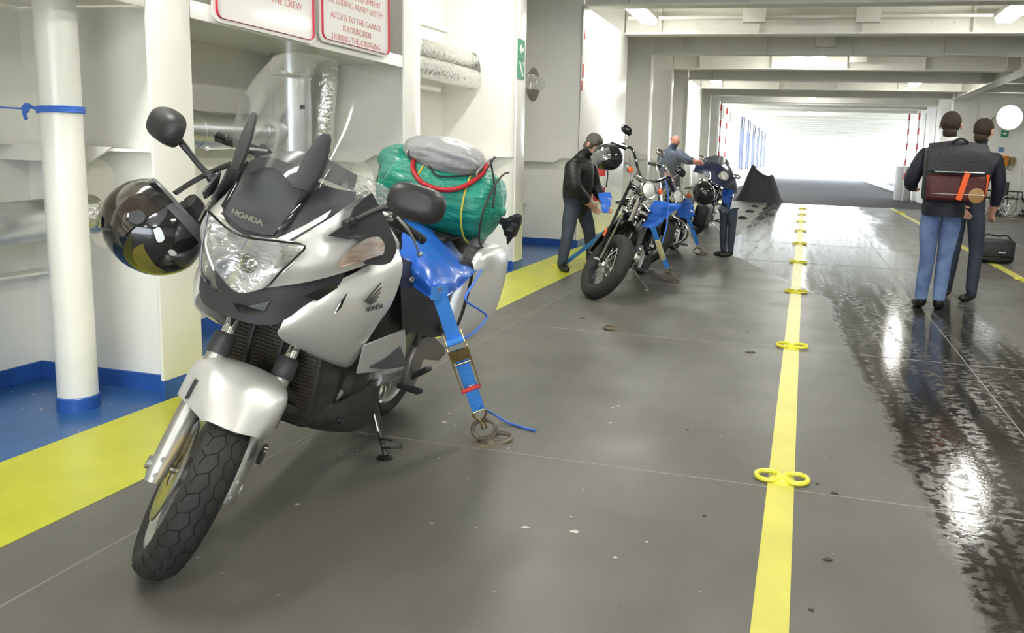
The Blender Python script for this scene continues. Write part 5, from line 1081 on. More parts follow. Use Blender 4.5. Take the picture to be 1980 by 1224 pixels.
def person(name, label, J, look, mats, hair=None, rad=1.0, hands=True, ears=True, upper=True, group=None, bulk=1.0):
    """J: joint name -> world point. One skinned body; colours follow the nearest bone."""
    J = {k: V3(*p) for k, p in J.items()}; root = J['pelvis'].copy(); root[2] = 0.0
    V, Rr, E, tagb = [], [], [], []
    def add(p, r, parent, part):
        V.append(V3(*p)); Rr.append(r * rad * (bulk if part == 'torso' else 1.0)); i = len(V) - 1
        if parent is not None: E.append((parent, i))
        tagb.append(part); return i
    pel = add(J['pelvis'], 0.150 if upper else 0.10, None, 'legs')
    if upper:
        sp1 = add(J['pelvis'] * 0.5 + J['chest'] * 0.5, 0.150, pel, 'torso'); ch = add(J['chest'], 0.165, sp1, 'torso'); nk = add(J['neck'], 0.070, ch, 'torso')
        hd = J['head'] - J['neck']; hl = np.linalg.norm(hd); hu = hd / hl; lk = V3(*look); lk = lk - hu * (lk @ hu); lk /= np.linalg.norm(lk)
        n2 = add(J['neck'] + hu * 0.05, 0.056, nk, 'skin'); jaw = add(J['neck'] + hu * 0.105 + lk * 0.018, 0.072, n2, 'skin'); mid = add(J['neck'] + hu * 0.185 + lk * 0.010, 0.088, jaw, 'skin'); top = add(J['neck'] + hu * 0.255 - lk * 0.004, 0.066, mid, 'skin')
        add(J['neck'] + hu * 0.150 + lk * 0.098, 0.016, mid, 'skin')
        for s_ in 'LR':
            if 'sh' + s_ not in J: continue
            sh = add(J['sh' + s_], 0.082, ch, 'torso'); el = add(J['el' + s_], 0.060, sh, 'torso'); mdl = add(J['el' + s_] * 0.35 + J['wr' + s_] * 0.65, 0.050, el, 'torso'); wr = add(J['wr' + s_], 0.036, mdl, 'skin')
            if hands:
                d = J['wr' + s_] - J['el' + s_]; pts, par = hand_chain(J['wr' + s_], d, (look if s_ == 'L' else look), 1.0, 0.6, 1 if s_ == 'L' else -1); ids = []
                for (p, r), q in zip(pts, par): ids.append(add(p, r / rad, wr if q < 0 else ids[q], 'skin'))
    for s_ in 'LR':
        if 'kn' + s_ not in J: continue
        hp = add(J['hip' + s_], 0.098, pel, 'legs'); th = add(J['hip' + s_] * 0.5 + J['kn' + s_] * 0.5, 0.086, hp, 'legs'); kn = add(J['kn' + s_], 0.068, th, 'legs'); cf = add(J['kn' + s_] * 0.55 + J['an' + s_] * 0.45, 0.066, kn, 'legs'); an = add(J['an' + s_], 0.056, cf, 'legs')
        fd = J['toe' + s_] - J['an' + s_]; fd[2] = 0; fd /= np.linalg.norm(fd); hl_ = add(V3(J['an' + s_][0], J['an' + s_][1], 0.048) - fd * 0.02, 0.050, an, 'shoe'); b1 = add(J['toe' + s_] * 0.55 + V3(J['an' + s_][0], J['an' + s_][1], 0.0) * 0.45 + V3(0, 0, 0.020), 0.046, hl_, 'shoe'); add(J['toe' + s_] + V3(0, 0, 0.006), 0.034, b1, 'shoe')
    me = bpy.data.meshes.new('body_skeleton'); me.from_pydata([tuple(p) for p in V], E, []); me.update()
    t = bpy.data.objects.new('body_skeleton', me); COL.objects.link(t)
    md = t.modifiers.new('skin', 'SKIN'); md.branch_smoothing = 0.6
    for i, sv in enumerate(me.skin_vertices[0].data): sv.radius = (Rr[i], Rr[i] * (0.78 if tagb[i] == 'torso' and i < 4 and False else 1.0)); sv.use_root = (i == 0)
    sb = t.modifiers.new('sub', 'SUBSURF'); sb.levels = 2; sb.render_levels = 2
    bpy.context.view_layer.update(); body = bpy.data.meshes.new_from_object(t.evaluated_get(bpy.context.evaluated_depsgraph_get())); bpy.data.objects.remove(t)
    slots = ['torso', 'legs', 'skin', 'shoe']; body.materials.clear()
    for k in slots: body.materials.append(mats[k])
    A = np.array([V[a] for a, b in E]); Bv = np.array([V[b] for a, b in E]); bone = [tagb[b] for a, b in E]; rb = np.array([max(Rr[a], Rr[b]) for a, b in E])
    D = Bv - A; DD = (D * D).sum(1)
    for p in body.polygons:
        c = np.array(p.center); tt = np.clip(((c - A) * D).sum(1) / DD, 0, 1); dist = np.linalg.norm(A + D * tt[:, None] - c, axis=1) / rb; p.material_index = slots.index(bone[int(np.argmin(dist))]); p.use_smooth = True
    for v in body.vertices:
        v.co = Vector(tuple(np.array(v.co) - root))
        if v.co.z < 0.0: v.co.z = 0.0
    o = empty(name, tuple(root), label, 'person', group)
    bo = bpy.data.objects.new('body', body); COL.objects.link(bo); bo.parent = o
    if upper:
        sd = np.cross(lk, hu); c0 = J['neck'] + hu * 0.20 - root; Rm = np.column_stack([lk, sd, hu])
        if hair == 'full':
            b = MB().ball(c0 - lk * 0.012 + hu * 0.005, (0.104, 0.086, 0.098), 22, 14, Rm); b.v = [tuple(np.array(p) if ((np.array(p) - c0) @ lk < 0.055 and (np.array(p) - c0) @ hu > -0.09) else np.array(p) - lk * 0.035) for p in b.v]
            b.build('hair', mats['hair'], o, smooth=80)
            b = MB().ball(J['neck'] + hu * 0.115 - lk * 0.035 - root, (0.062, 0.060, 0.062), 16, 10, Rm); b.build('nape_hair', mats['hair'], o, smooth=80)
        if hair == 'fringe':
            MB().ball(c0 - lk * 0.022 - hu * 0.02, (0.088, 0.086, 0.066), 20, 12, Rm).build('hair', mats['hair'], o, smooth=80)
        for s1 in (-1, 1):
            MB().ball(c0 - hu * 0.025 + sd * s1 * 0.086 - lk * 0.005, (0.022, 0.010, 0.032), 10, 8, Rm).build('ear', mats['skin'], o, smooth=80)
            MB().ball(c0 - hu * 0.015 + sd * s1 * 0.033 + lk * 0.080, (0.010, 0.013, 0.009), 8, 6, Rm).build('eye', mat('eye_white', (0.8, 0.8, 0.8), 0.2), o, smooth=80)
        MB().ball(c0 - hu * 0.085 + lk * 0.078, (0.010, 0.024, 0.006), 10, 6, Rm).build('mouth', mat('lips', (0.42, 0.16, 0.13), 0.5), o, smooth=80)
    return o, root
# ---- standing person with the backpack, seen from behind
bx, by = 1.20, 7.52
J3 = dict(pelvis=(bx + 0.02, by, 0.95), chest=(bx + 0.0, by + 0.02, 1.28), neck=(bx + 0.015, by - 0.01, 1.47), head=(bx + 0.02, by, 1.66),
          shL=(bx - 0.18, by, 1.40), elL=(bx - 0.27, by + 0.03, 1.14), wrL=(bx - 0.22, by + 0.26, 1.08), shR=(bx + 0.19, by, 1.40), elR=(bx + 0.29, by + 0.05, 1.15), wrR=(bx + 0.16, by + 0.28, 1.12),
          hipL=(bx - 0.085, by, 0.90), knL=(bx - 0.075, by - 0.01, 0.48), anL=(bx - 0.10, by + 0.0, 0.10), toeL=(bx - 0.13, by + 0.17, 0.03), hipR=(bx + 0.105, by, 0.90), knR=(bx + 0.07, by, 0.48), anR=(bx + 0.05, by - 0.03, 0.10), toeR=(bx + 0.07, by + 0.15, 0.03))
p3, r3 = person('person', 'person in navy jacket and blue jeans standing with back turned, wearing the backpack', J3, (0.25, 1, 0.0), dict(torso=NAVYJ, legs=JEANS, skin=SKIN, shoe=SHOE, hair=HAIRB), 'full', bulk=1.12, rad=1.06)
ck = V3(bx + 0.016, by - 0.01, 1.505) - r3
MB().lathe([(0.082, -0.02), (0.078, 0.02), (0.066, 0.045), (0.060, 0.045), (0.070, 0.0)], ck, (0, 0, 1), 28).build('collar', mat('white_collar', (0.75, 0.72, 0.72), 0.7), p3)
MB().lathe([(0.176, -0.10), (0.185, -0.02), (0.168, 0.06)], V3(bx + 0.02, by, 0.95) - r3, (0, 0, 1), 36).build('jacket_hem', NAVYJ, p3, smooth=70)
# ---- backpack
bk = empty('backpack', (bx + 0.05, by - 0.24, 0.98), 'dark backpack with maroon panel and orange straps on the standing person', 'bag')
PACK = mat('pack_black', (0.013, 0.014, 0.018), 0.55, bump=0.4, bscale=60); MAROON = mat('pack_maroon', (0.085, 0.012, 0.010), 0.5, var=0.4, vscale=6, bump=0.3, bscale=60); ORG = mat('orange_strap', (0.75, 0.10, 0.012), 0.5)
Rz = rotm((0, 0, 1), 0.10)
def bp(b, nm, m, **k): b.xf(lambda p: Rz @ p); return b.build(nm, m, bk, **k)
bp(MB().box((0, 0.02, 0.24), (0.50, 0.17, 0.48)), 'pack_body', PACK, bevel=0.05, seg=4)
bp(MB().box((0, -0.07, 0.13), (0.48, 0.07, 0.22)), 'front_pocket', MAROON, bevel=0.03, seg=3)
bp(MB().surf([[(-0.24, -0.02, 0.50), (0, -0.03, 0.53), (0.24, -0.02, 0.50)], [(-0.25, -0.08, 0.42), (0, -0.10, 0.44), (0.25, -0.08, 0.42)], [(-0.25, -0.10, 0.27), (0, -0.12, 0.26), (0.25, -0.10, 0.27)]], (12, 16), 0.008), 'top_flap', PACK, smooth=60)
bp(MB().bar((0.015, -0.115, 0.03), (0.07, -0.118, 0.27), 0.045, 0.008, (0, -1, 0)), 'orange_stripe', ORG)
bp(MB().bar((0.225, -0.085, 0.06), (0.25, -0.07, 0.25), 0.03, 0.008, (0.5, -1, 0)), 'orange_stripe', ORG)
bp(MB().tube([(-0.2, -0.118, 0.262), (0.2, -0.118, 0.262)], 0.006, 6), 'zip', mat('zip_grey', (0.4, 0.4, 0.4), 0.3, 1.0)); bp(MB().tube([(-0.2, -0.108, 0.075), (0.22, -0.108, 0.075)], 0.004, 6), 'zip', MATS['zip_grey'])
bp(MB().lathe([(0.0, 0.004), (0.06, 0.003), (0.065, 0.0)], (0.16, -0.105, 0.07), (0, -1, 0), 24), 'round_patch', mat('tan_patch', (0.30, 0.17, 0.06), 0.5))
bp(MB().tube(curve([(-0.06, -0.05, 0.515), (0.0, -0.08, 0.545), (0.07, -0.05, 0.515)], 12), 0.010, 8), 'grab_handle', PACK)
for s1 in (-1, 1): bp(MB().tube(curve([(s1 * 0.13, 0.04, 0.49), (s1 * 0.14, 0.16, 0.50), (s1 * 0.15, 0.26, 0.42)], 10), 0.022, 8, flat=0.4), 'shoulder_strap', PACK)
# ---- companion in black beside
cx, cy = 1.48, 8.22
J4 = dict(pelvis=(cx + 0.08, cy, 0.94), chest=(cx + 0.11, cy, 1.29), neck=(cx + 0.13, cy, 1.46), head=(cx + 0.15, cy, 1.64),
          shL=(cx - 0.07, cy + 0.05, 1.39), elL=(cx - 0.14, cy - 0.03, 1.12), wrL=(cx - 0.02, cy - 0.14, 0.92), shR=(cx + 0.29, cy - 0.03, 1.39), elR=(cx + 0.34, cy + 0.02, 1.10), wrR=(cx + 0.33, cy + 0.12, 0.88),
          hipL=(cx + 0.0, cy + 0.04, 0.89), knL=(cx - 0.01, cy + 0.03, 0.48), anL=(cx - 0.03, cy + 0.10, 0.10), toeL=(cx - 0.11, cy - 0.04, 0.03), hipR=(cx + 0.15, cy - 0.03, 0.89), knR=(cx + 0.18, cy - 0.05, 0.48), anR=(cx + 0.16, cy - 0.10, 0.10), toeR=(cx + 0.04, cy - 0.20, 0.03))
p4, r4 = person('person', 'person in black jacket and dark trousers beside the backpack wearer', J4, (0.6, 0.8, -0.1), dict(torso=NAVYJ, legs=JEANS_D, skin=SKIN, shoe=SHOE, hair=HAIRB), 'full', bulk=1.12)
# ---- man bending over beside the springer cruiser
def py(x, y, Y): return atY(x, y, Y)
J1 = dict(pelvis=py(1113, 398, 8.55), chest=py(1119, 330, 8.45), neck=py(1130, 300, 8.40), head=py(1148, 279, 8.34), shL=py(1138, 315, 8.62), elL=py(1148, 355, 8.75), wrL=py(1168, 392, 8.75),
          shR=py(1106, 318, 8.22), elR=py(1110, 362, 8.15), wrR=py(1142, 396, 8.40), hipL=py(1128, 405, 8.65), knL=py(1140, 448, 8.75), anL=py(1143, 492, 8.80), toeL=py(1152, 500, 8.65),
          hipR=py(1104, 405, 8.38), knR=py(1098, 452, 8.25), anR=py(1087, 505, 8.16), toeR=py(1098, 520, 8.02))
for k, z in (('anL', 0.10), ('anR', 0.10), ('toeL', 0.03), ('toeR', 0.03)): J1[k] = V3(J1[k][0], J1[k][1], z)
p1, r1 = person('person', 'grey-haired man in black leather jacket bending beside the springer cruiser', J1, (0.9, -0.35, -0.5), dict(torso=LEATHER, legs=JEANS_G, skin=SKIN, shoe=SHOE, hair=HAIRG), 'full', bulk=1.30, rad=1.06)
# ---- bald man behind the cruisers
Yb = 12.0; b0 = py(1296, 330, Yb)
J2 = dict(pelvis=(b0[0] + 0.0, Yb, 0.93), chest=py(1294, 315, Yb), neck=py(1299, 290, Yb - 0.03), head=py(1306, 268, Yb - 0.06), shL=py(1313, 298, Yb - 0.12), elL=py(1328, 310, Yb - 0.2), wrL=py(1345, 312, Yb - 0.25), shR=py(1279, 298, Yb + 0.1), elR=py(1280, 325, Yb), wrR=py(1292, 342, Yb - 0.15),
          hipL=(b0[0] + 0.09, Yb, 0.88), knL=(b0[0] + 0.1, Yb, 0.47), anL=(b0[0] + 0.1, Yb + 0.03, 0.1), toeL=(b0[0] + 0.14, Yb - 0.12, 0.03), hipR=(b0[0] - 0.09, Yb, 0.88), knR=(b0[0] - 0.1, Yb, 0.47), anR=(b0[0] - 0.1, Yb + 0.03, 0.1), toeR=(b0[0] - 0.06, Yb - 0.12, 0.03))
p2, r2 = person('person', 'bald man in blue-grey jacket standing behind the parked cruisers', J2, (0.8, -0.55, -0.25), dict(torso=BLUEGREY, legs=JEANS_D, skin=mat('ruddy_skin', (0.66, 0.28, 0.22), 0.5), shoe=SHOE, hair=HAIRG), None, bulk=1.25)
# ---- legs of a figure beside the straps (the long exposure kept only the legs)
lx, ly = gnd(1404, 497)[:2]
J5 = dict(pelvis=(lx + 0.0, ly, 0.66), hipL=(lx - 0.045, ly + 0.03, 0.60), knL=(lx - 0.06, ly + 0.02, 0.42), anL=(lx - 0.05, ly + 0.06, 0.10), toeL=(lx - 0.17, ly - 0.02, 0.03), hipR=(lx + 0.05, ly - 0.03, 0.60), knR=(lx + 0.06, ly - 0.03, 0.42), anR=(lx + 0.05, ly - 0.03, 0.10), toeR=(lx - 0.09, ly - 0.09, 0.03))
person('person', 'lower legs in grey-blue jeans and dark shoes beside the cruisers', J5, (-1, 0, 0), dict(torso=JEANS_G, legs=JEANS_G, skin=SKIN, shoe=SHOE, hair=HAIRG), None, upper=False, rad=0.82)
# ================================================================== FITTINGS AND SMALL THINGS
# ---- pole with rope
pp = gnd(153, 788); po = empty('pole', tuple(pp), 'white round steel pole with blue foot, a blue rope tied around it', 'pole')
MB().lathe([(0.083, 0.0), (0.083, 1.91)], (0, 0, 0), (0, 0, 1), 36).build('pole_tube', WHITE, po)
MB().lathe([(0.0835, 0.0), (0.089, 0.0), (0.089, 0.062), (0.0835, 0.068)], (0, 0, 0), (0, 0, 1), 36).build('pole_foot', BLUEP, po)
ro = empty('rope', tuple(pp + V3(0, 0, 1.40)), 'thin blue rope knotted around the white pole', 'rope', 'blue ropes')
for k in range(3): MB().tube([(0.089 * math.cos(t), 0.089 * math.sin(t), 0.010 * k - 0.01 + 0.004 * math.cos(t)) for t in np.linspace(0, 2 * math.pi, 31)[:-1]], 0.006, 6, closed=True).build('rope_turn', ROPE, ro)
MB().tube(curve([(-0.08, -0.04, 0), (-0.12, -0.05, 0.012), (-0.135, -0.05, 0.02), (-0.15, -0.055, 0.0), (-0.125, -0.06, -0.012), (-0.11, -0.06, 0.016), (-0.14, -0.05, 0.01), (-0.145, -0.055, -0.02), (-0.13, -0.06, -0.045)], 40), 0.008, 8).build('rope_knot', ROPE, ro)
MB().tube([(-0.14, -0.05, 0.0), (-0.56, -0.06, 0.01)], 0.0045, 6).build('rope_run', ROPE, ro)
# ---- ducts and pipes in the frame bays
def duct(path, r, nm, m, label, n=24, seams=0):
    P = [V3(*p) for p in path]; o = empty(nm, tuple(P[0]), label, 'duct'); MB().tube([p - P[0] for p in P], r, n).build('duct_tube', m, o)
    for k in range(seams):
        q = (k + 0.5) / seams; a = P[0] + (P[-1] - P[0]) * q - P[0]; MB().lathe([(r + 0.001, -0.006), (r + 0.006, 0), (r + 0.001, 0.006)], a, P[-1] - P[0], 24).build('duct_seam', m, o)
    return o
d1 = duct([(-3.60, -4.0, 0.80), (-3.60, 1.2, 0.81), (-3.58, 3.19, 0.885)], 0.100, 'ventilation_duct', GALV, 'grey metal duct running low along the wall beside the white pole')
MB().lathe([(0.100, -0.17), (0.104, -0.16), (0.104, 0.0), (0.06, 0.004)], V3(-3.572, 3.27, 0.888) - V3(-3.60, -4.0, 0.80), (0.01, 1, 0.04), 24).build('foil_end', FOIL, d1)
d2 = duct([(-3.72, 3.26, 1.345), (-3.72, 5.02, 1.36)], 0.118, 'ventilation_duct', GALV, 'horizontal shiny metal duct behind the motorcycle windscreen', seams=3)
d3 = duct([(-3.66, 5.05, 1.15), (-3.66, 5.05, 1.92)], 0.135, 'ventilation_duct', GALV, 'upright shiny metal duct behind the motorcycle windscreen', seams=0)
MB().lathe([(0.138, 0), (0.142, 0.01), (0.138, 0.02)], (0, 0, 0.60), (0, 0, 1), 28).build('duct_collar', GALV, d3)
MB().lathe([(0.137, 0.62), (0.130, 0.70), (0.118, 0.77)], (0, 0, 0), (0, 0, 1), 28).build('foil_top', FOIL, d3)
MB().box((0.13, -0.05, 0.40), (0.012, 0.03, 0.03)).build('duct_tag', BLACKP, d3)
duct(curve([(-3.60, 5.40, 1.91), (-3.58, 5.36, 1.75), (-3.60, 5.34, 1.45), (-3.62, 5.38, 1.2)], 14), 0.085, 'flexible_duct', FOIL, 'crumpled foil flexible duct beside the upright metal duct')
d5 = duct([(-3.60, 5.60, 2.20), (-3.60, 8.05, 2.24)], 0.095, 'foil_pipe', FOIL, 'upper foil wrapped pipe in the third wall bay')
duct([(-3.52, 5.60, 2.02), (-3.52, 7.94, 2.04)], 0.105, 'foil_pipe', FOIL, 'lower foil wrapped pipe in the third wall bay')
duct([(-3.55, 5.60, 2.42), (-3.55, 7.35, 2.45)], 0.030, 'thin_pipe', WHITE, 'thin white pipe above the foil wrapped pipes')
duct([(-3.55, 5.60, 1.84), (-3.55, 7.20, 1.86)], 0.026, 'thin_pipe', WHITE, 'thin white pipe below the foil wrapped pipes')
o = duct([(-3.64, 10.10, 2.22), (-3.64, 10.42, 2.22)], 0.10, 'foil_pipe', FOIL, 'short foil pipe end in the oval hole past the green sign')
# ---- notice boards
SIGNW = mat('sign_white', (0.80, 0.79, 0.76), 0.25, coat=0.3); SIGNR = mat('sign_red', (0.50, 0.025, 0.05), 0.4); LETR = mat('letter_red', (0.62, 0.16, 0.16), 0.5)
def rounded(y0, y1, z0, z1, r, x):
    pts = []
    for cy_, cz_, a0 in ((y1 - r, z0 + r, -90), (y1 - r, z1 - r, 0), (y0 + r, z1 - r, 90), (y0 + r, z0 + r, 180)):
        for k in range(6): a = math.radians(a0 + 18 * k); pts.append((x, cy_ + r * math.cos(a), cz_ + r * math.sin(a)))
    return pts
def board(y0, y1, z0, z1, lines, label):
    o = empty('notice_board', (-2.985, (y0 + y1) / 2, z0), label, 'sign', 'notice boards'); c = V3(-2.985, (y0 + y1) / 2, z0)
    L_ = lambda pts: [V3(*p) - c for p in pts]
    pl = MB().prism(L_(rounded(y0, y1, z0, z1, 0.05, -2.985)), (0.008, 0, 0)).build('board_plate', SIGNW, o, smooth=0)
    q = L_(rounded(y0 + 0.022, y1 - 0.022, z0 + 0.022, z1 - 0.022, 0.04, -2.974))
    MB().tube(q, 0.011, 4, closed=True, flat=0.15).build('red_border', SIGNR, o, smooth=0)
    for (txt, z, size, yc) in lines:
        text_mesh(txt, size, 0.001, 'lettering', LETR, o, basis(V3(-2.9755, yc, z) - c, (0, 1, 0), (0, 0, 1)), sx=0.92, bold=-0.0010)
    return o
zt = lambda x, y: atX(x, y, -2.976)[2]; yt = lambda x, y: atX(x, y, -2.976)[1]
board(3.49, 4.352, 1.893, 2.55, [('OF THE CREW', zt(564, 8) - 0.022, 0.062, 4.04)], 'white notice with red border and red lettering ending THE CREW')
yc = (4.401 + 5.248) / 2
board(4.401, 5.248, 1.925, 2.60, [('ELECTRICAL EQUIPMENT', zt(688, -5) - 0.02, 0.058, yc), ('INCLUDING ALARM SYSTEM', zt(688, 14) - 0.02, 0.058, yc), ('ACCESS TO THE GARAGE', zt(684, 40) - 0.02, 0.058, yc), ('IS FORBIDDEN', zt(684, 60) - 0.02, 0.058, yc), ('DURING THE CROSSING', zt(683, 79) - 0.02, 0.058, yc)], 'white notice with red border forbidding access to the garage')
# ---- green escape signs
GREENS = mat('sign_green', (0.01, 0.26, 0.12), 0.4); SIGNP = mat('sign_pale', (0.82, 0.84, 0.80), 0.4)
def arrow_sign(M, s, label, run=True, dir_=1):
    o = empty('escape_sign', label=label, cat='sign', matrix=M)
    MB().box((0, 0, 0), (s, s, 0.006)).build('sign_plate', GREENS, o, smooth=0)
    a = [(-0.30, -0.10), (0.0, -0.10), (0.0, -0.28), (0.32, 0.0), (0.0, 0.28), (0.0, 0.10), (-0.30, 0.10)]
    MB().prism([(x * s * dir_, y * s, 0.0035) for x, y in a], (0, 0, 0.002)).build('arrow', SIGNP, o, smooth=0)
    if run:
        MB().box((0, -s * 1.02, 0), (s, s, 0.006)).build('sign_plate', GREENS, o, smooth=0)
        MB().prism([(x * s, (y - 1.02) * s, 0.0035) for x, y in ((-0.35, 0.35), (-0.12, 0.35), (0.38, -0.35), (0.12, -0.35))], (0, 0, 0.002)).build('diagonal_mark', SIGNP, o, smooth=0)
        MB().prism([(x * s, (y - 1.02) * s, 0.0035) for x, y in ((0.15, 0.38), (0.36, 0.38), (0.36, 0.12))], (0, 0, 0.002)).build('corner_mark', SIGNP, o, smooth=0)
    return o
a0 = atX(1007, 95, -2.995); arrow_sign(basis((-2.993, 7.99, a0[2]), (0, 1, 0), (0, 0, 1)), 0.20, 'green escape sign with white arrow on the wall post behind the bags', True, -1)
e0 = atY(1943, 258, 24.36); arrow_sign(basis((e0[0], 24.36, e0[2]), (1, 0, 0), (0, 0, 1)), 0.19, 'small green arrow sign on the far bulkhead below the round lamp', False, 1)
# ---- red plates on the white post, extinguisher
for i, (x, y, h, lab) in enumerate(((1131, 66, 0.13, 'upper thin red plate on the white casing edge'), (1127.5, 137, 0.18, 'middle thin red plate on the white casing edge'), (1125.5, 166, 0.13, 'lower thin red plate on the white casing edge'))):
    q = atX(x, y, -2.982); o = MB().box((0, 0, 0), (0.006, 0.06, h)).build('wall_plate', REDS, None, bevel=0.001); o.location = (-2.981, q[1], q[2]); tag(o, lab, 'sign', 'red plates')
ex = atX(1158, 380, -2.86); fx = empty('fire_extinguisher', (-2.86, float(ex[1]), 0.62), 'red fire extinguisher on the white casing behind the bending man', 'extinguisher')
MB().lathe([(0.0, 0.0), (0.08, 0.005), (0.088, 0.03), (0.088, 0.46), (0.06, 0.53), (0.03, 0.55)], (0, 0, 0), (0, 0, 1), 24).build('cylinder', RED, fx)
MB().lathe([(0.03, 0.55), (0.03, 0.60), (0.015, 0.61)], (0, 0, 0), (0, 0, 1), 14).build('valve', BLACKP, fx)
MB().lathe([(0.0895, 0.20), (0.0895, 0.36)], (0, 0, 0), (0, 0, 1), 24).build('label_band', SIGNP, fx)
MB().bar((0.0, -0.02, 0.60), (0.0, -0.12, 0.64), 0.02, 0.012).build('lever', BLACKP, fx); MB().tube(curve([(0.03, 0, 0.57), (0.11, 0.02, 0.45), (0.10, 0.02, 0.2)], 10), 0.010, 8).build('hose', BLACKP, fx)
MB().box((-0.095, 0, 0.45), (0.09, 0.05, 0.04)).build('bracket', STEEL, fx)
# ---- round lamp, orange box, wheelchair, bag
lc = atY(1952, 227, 24.2); rl = empty('round_lamp', tuple(V3(lc[0], 24.20, lc[2])), 'large round white lamp glowing on the far bulkhead', 'lamp')
MB().lathe([(0.30, -0.12), (0.355, -0.05), (0.365, 0.0), (0.345, 0.01)], (0, 0, 0), (0, -1, 0), 40).build('lamp_bowl', WHITE, rl)
MB().lathe([(0.345, 0.008), (0.20, 0.03), (0.0, 0.04)], (0, 0, 0), (0, -1, 0), 40).build('lamp_glass', mat('round_glow', (1, 1, 1), 0.5, emit=(1, 1, 1), estr=6.0), rl)
MB().tube([(-0.36, 0.06, 0), (-0.42, 0.12, -0.05), (-0.42, 0.12, -0.3)], 0.02, 8).build('lamp_bracket', STEEL, rl)
ob = atY(1938, 311, 24.3); oo = empty('control_box', (ob[0], 24.30, ob[2] - 0.12), 'orange control box with cables on the far bulkhead', 'box')
ORB = mat('orange_enamel', (0.72, 0.26, 0.02), 0.45)
MB().box((0, 0, 0.12), (0.30, 0.14, 0.28)).build('box_body', ORB, oo, bevel=0.01); MB().box((-0.03, -0.072, 0.13), (0.13, 0.01, 0.13)).build('box_window', BLACKP, oo)
MB().box((0.26, 0.02, 0.12), (0.14, 0.10, 0.22)).build('hose_reel', mat('olive_reel', (0.28, 0.22, 0.08), 0.6), oo, bevel=0.02)
for k in range(3): MB().tube(curve([(-0.1 + 0.12 * k, -0.03, 0.0), (-0.06 + 0.12 * k, -0.04, -0.14), (0.0 + 0.13 * k, -0.03, -0.10), (0.1 + 0.1 * k, -0.03, 0.03)], 12), 0.010, 6).build('cable', mat('brown_cable', (0.25, 0.14, 0.05), 0.6), oo)
o = MB().box((ob[0] - 0.05, 24.36, ob[2] + 0.32), (0.13, 0.01, 0.12)).build('blue_notice', mat('notice_blue', (0.10, 0.25, 0.50), 0.5), None); tag(o, 'tiny blue notice above the orange control box', 'sign')
for k, (px_, lab) in enumerate(((1940, 'black folding wheelchair with large grey wheels by the far bulkhead'), (1897, 'second wheelchair half hidden behind the person in black'))):
    g0 = gnd(px_, 416); wcx = empty('wheelchair', (g0[0], 23.5, 0), lab, 'wheelchair', 'wheelchairs')
    for s1 in (-1, 1):
        y = s1 * 0.27
        tw = MB().lathe([(0.30, -0.014), (0.305, 0.0), (0.30, 0.014), (0.272, 0.012), (0.272, -0.012)], (0, y, 0.30), (0, 1, 0), 40, closed=True).build('drive_wheel', mat('grey_tyre', (0.45, 0.45, 0.43), 0.6), wcx)
        b = MB()
        for i in range(16): t = i * math.pi / 8; b.tube([(0.03 * math.cos(t), y, 0.30 + 0.03 * math.sin(t)), (0.275 * math.cos(t), y, 0.30 + 0.275 * math.sin(t))], 0.004, 4)
        tag(b.build('wheel_spokes', SPOKE, tw), kind='stuff')
        MB().lathe([(0.09, -0.012), (0.09, 0.012), (0.05, 0.012), (0.05, -0.012)], (0.42, y * 0.9, 0.09), (0, 1, 0), 20, closed=True).build('caster', BLACKP, wcx)
        MB().tube([(-0.08, y * 0.85, 0.30), (-0.10, y * 0.85, 0.92), (-0.22, y * 0.85, 0.95)], 0.013, 8).build('push_handle', BLACKP, wcx)
        MB().tube(curve([(-0.08, y * 0.85, 0.48), (0.36, y * 0.85, 0.48), (0.42, y * 0.85, 0.30), (0.42, y * 0.88, 0.10)], 14), 0.013, 8).build('side_frame', BLACKP, wcx)
        MB().tube([(-0.08, y * 0.85, 0.68), (0.26, y * 0.85, 0.68), (0.28, y * 0.85, 0.48)], 0.016, 8).build('armrest', BLACKP, wcx)
        MB().box((0.58, y * 0.45, 0.12), (0.16, 0.14, 0.015)).build('footplate', BLACKP, wcx); MB().tube([(0.40, y * 0.6, 0.46), (0.56, y * 0.5, 0.13)], 0.011, 8).build('footrest_hanger', BLACKP, wcx)
    MB().box((0.14, 0, 0.49), (0.42, 0.42, 0.05)).build('seat', BLACKF, wcx, bevel=0.015); MB().box((-0.09, 0, 0.72), (0.04, 0.42, 0.42)).build('backrest', BLACKF, wcx, bevel=0.015)
gb = gnd(1921, 508); bg_ = empty('shoulder_bag', tuple(gb), 'black leather shoulder bag standing on the right lane line', 'bag')
MB().box((0, 0, 0.17), (0.46, 0.28, 0.32)).build('bag_body', LEATHER, bg_, bevel=0.06, seg=4); MB().box((0, -0.13, 0.20), (0.44, 0.05, 0.22)).build('bag_flap', LEATHER, bg_, bevel=0.02, seg=3)
MB().tube(curve([(-0.18, 0, 0.32), (-0.12, -0.03, 0.39), (0.02, 0.0, 0.37), (0.14, 0.02, 0.38), (0.20, 0, 0.31)], 16), 0.012, 8).build('bag_strap', BLACKF, bg_); MB().box((0.06, -0.157, 0.16), (0.09, 0.006, 0.015)).build('bag_badge', STEEL, bg_)
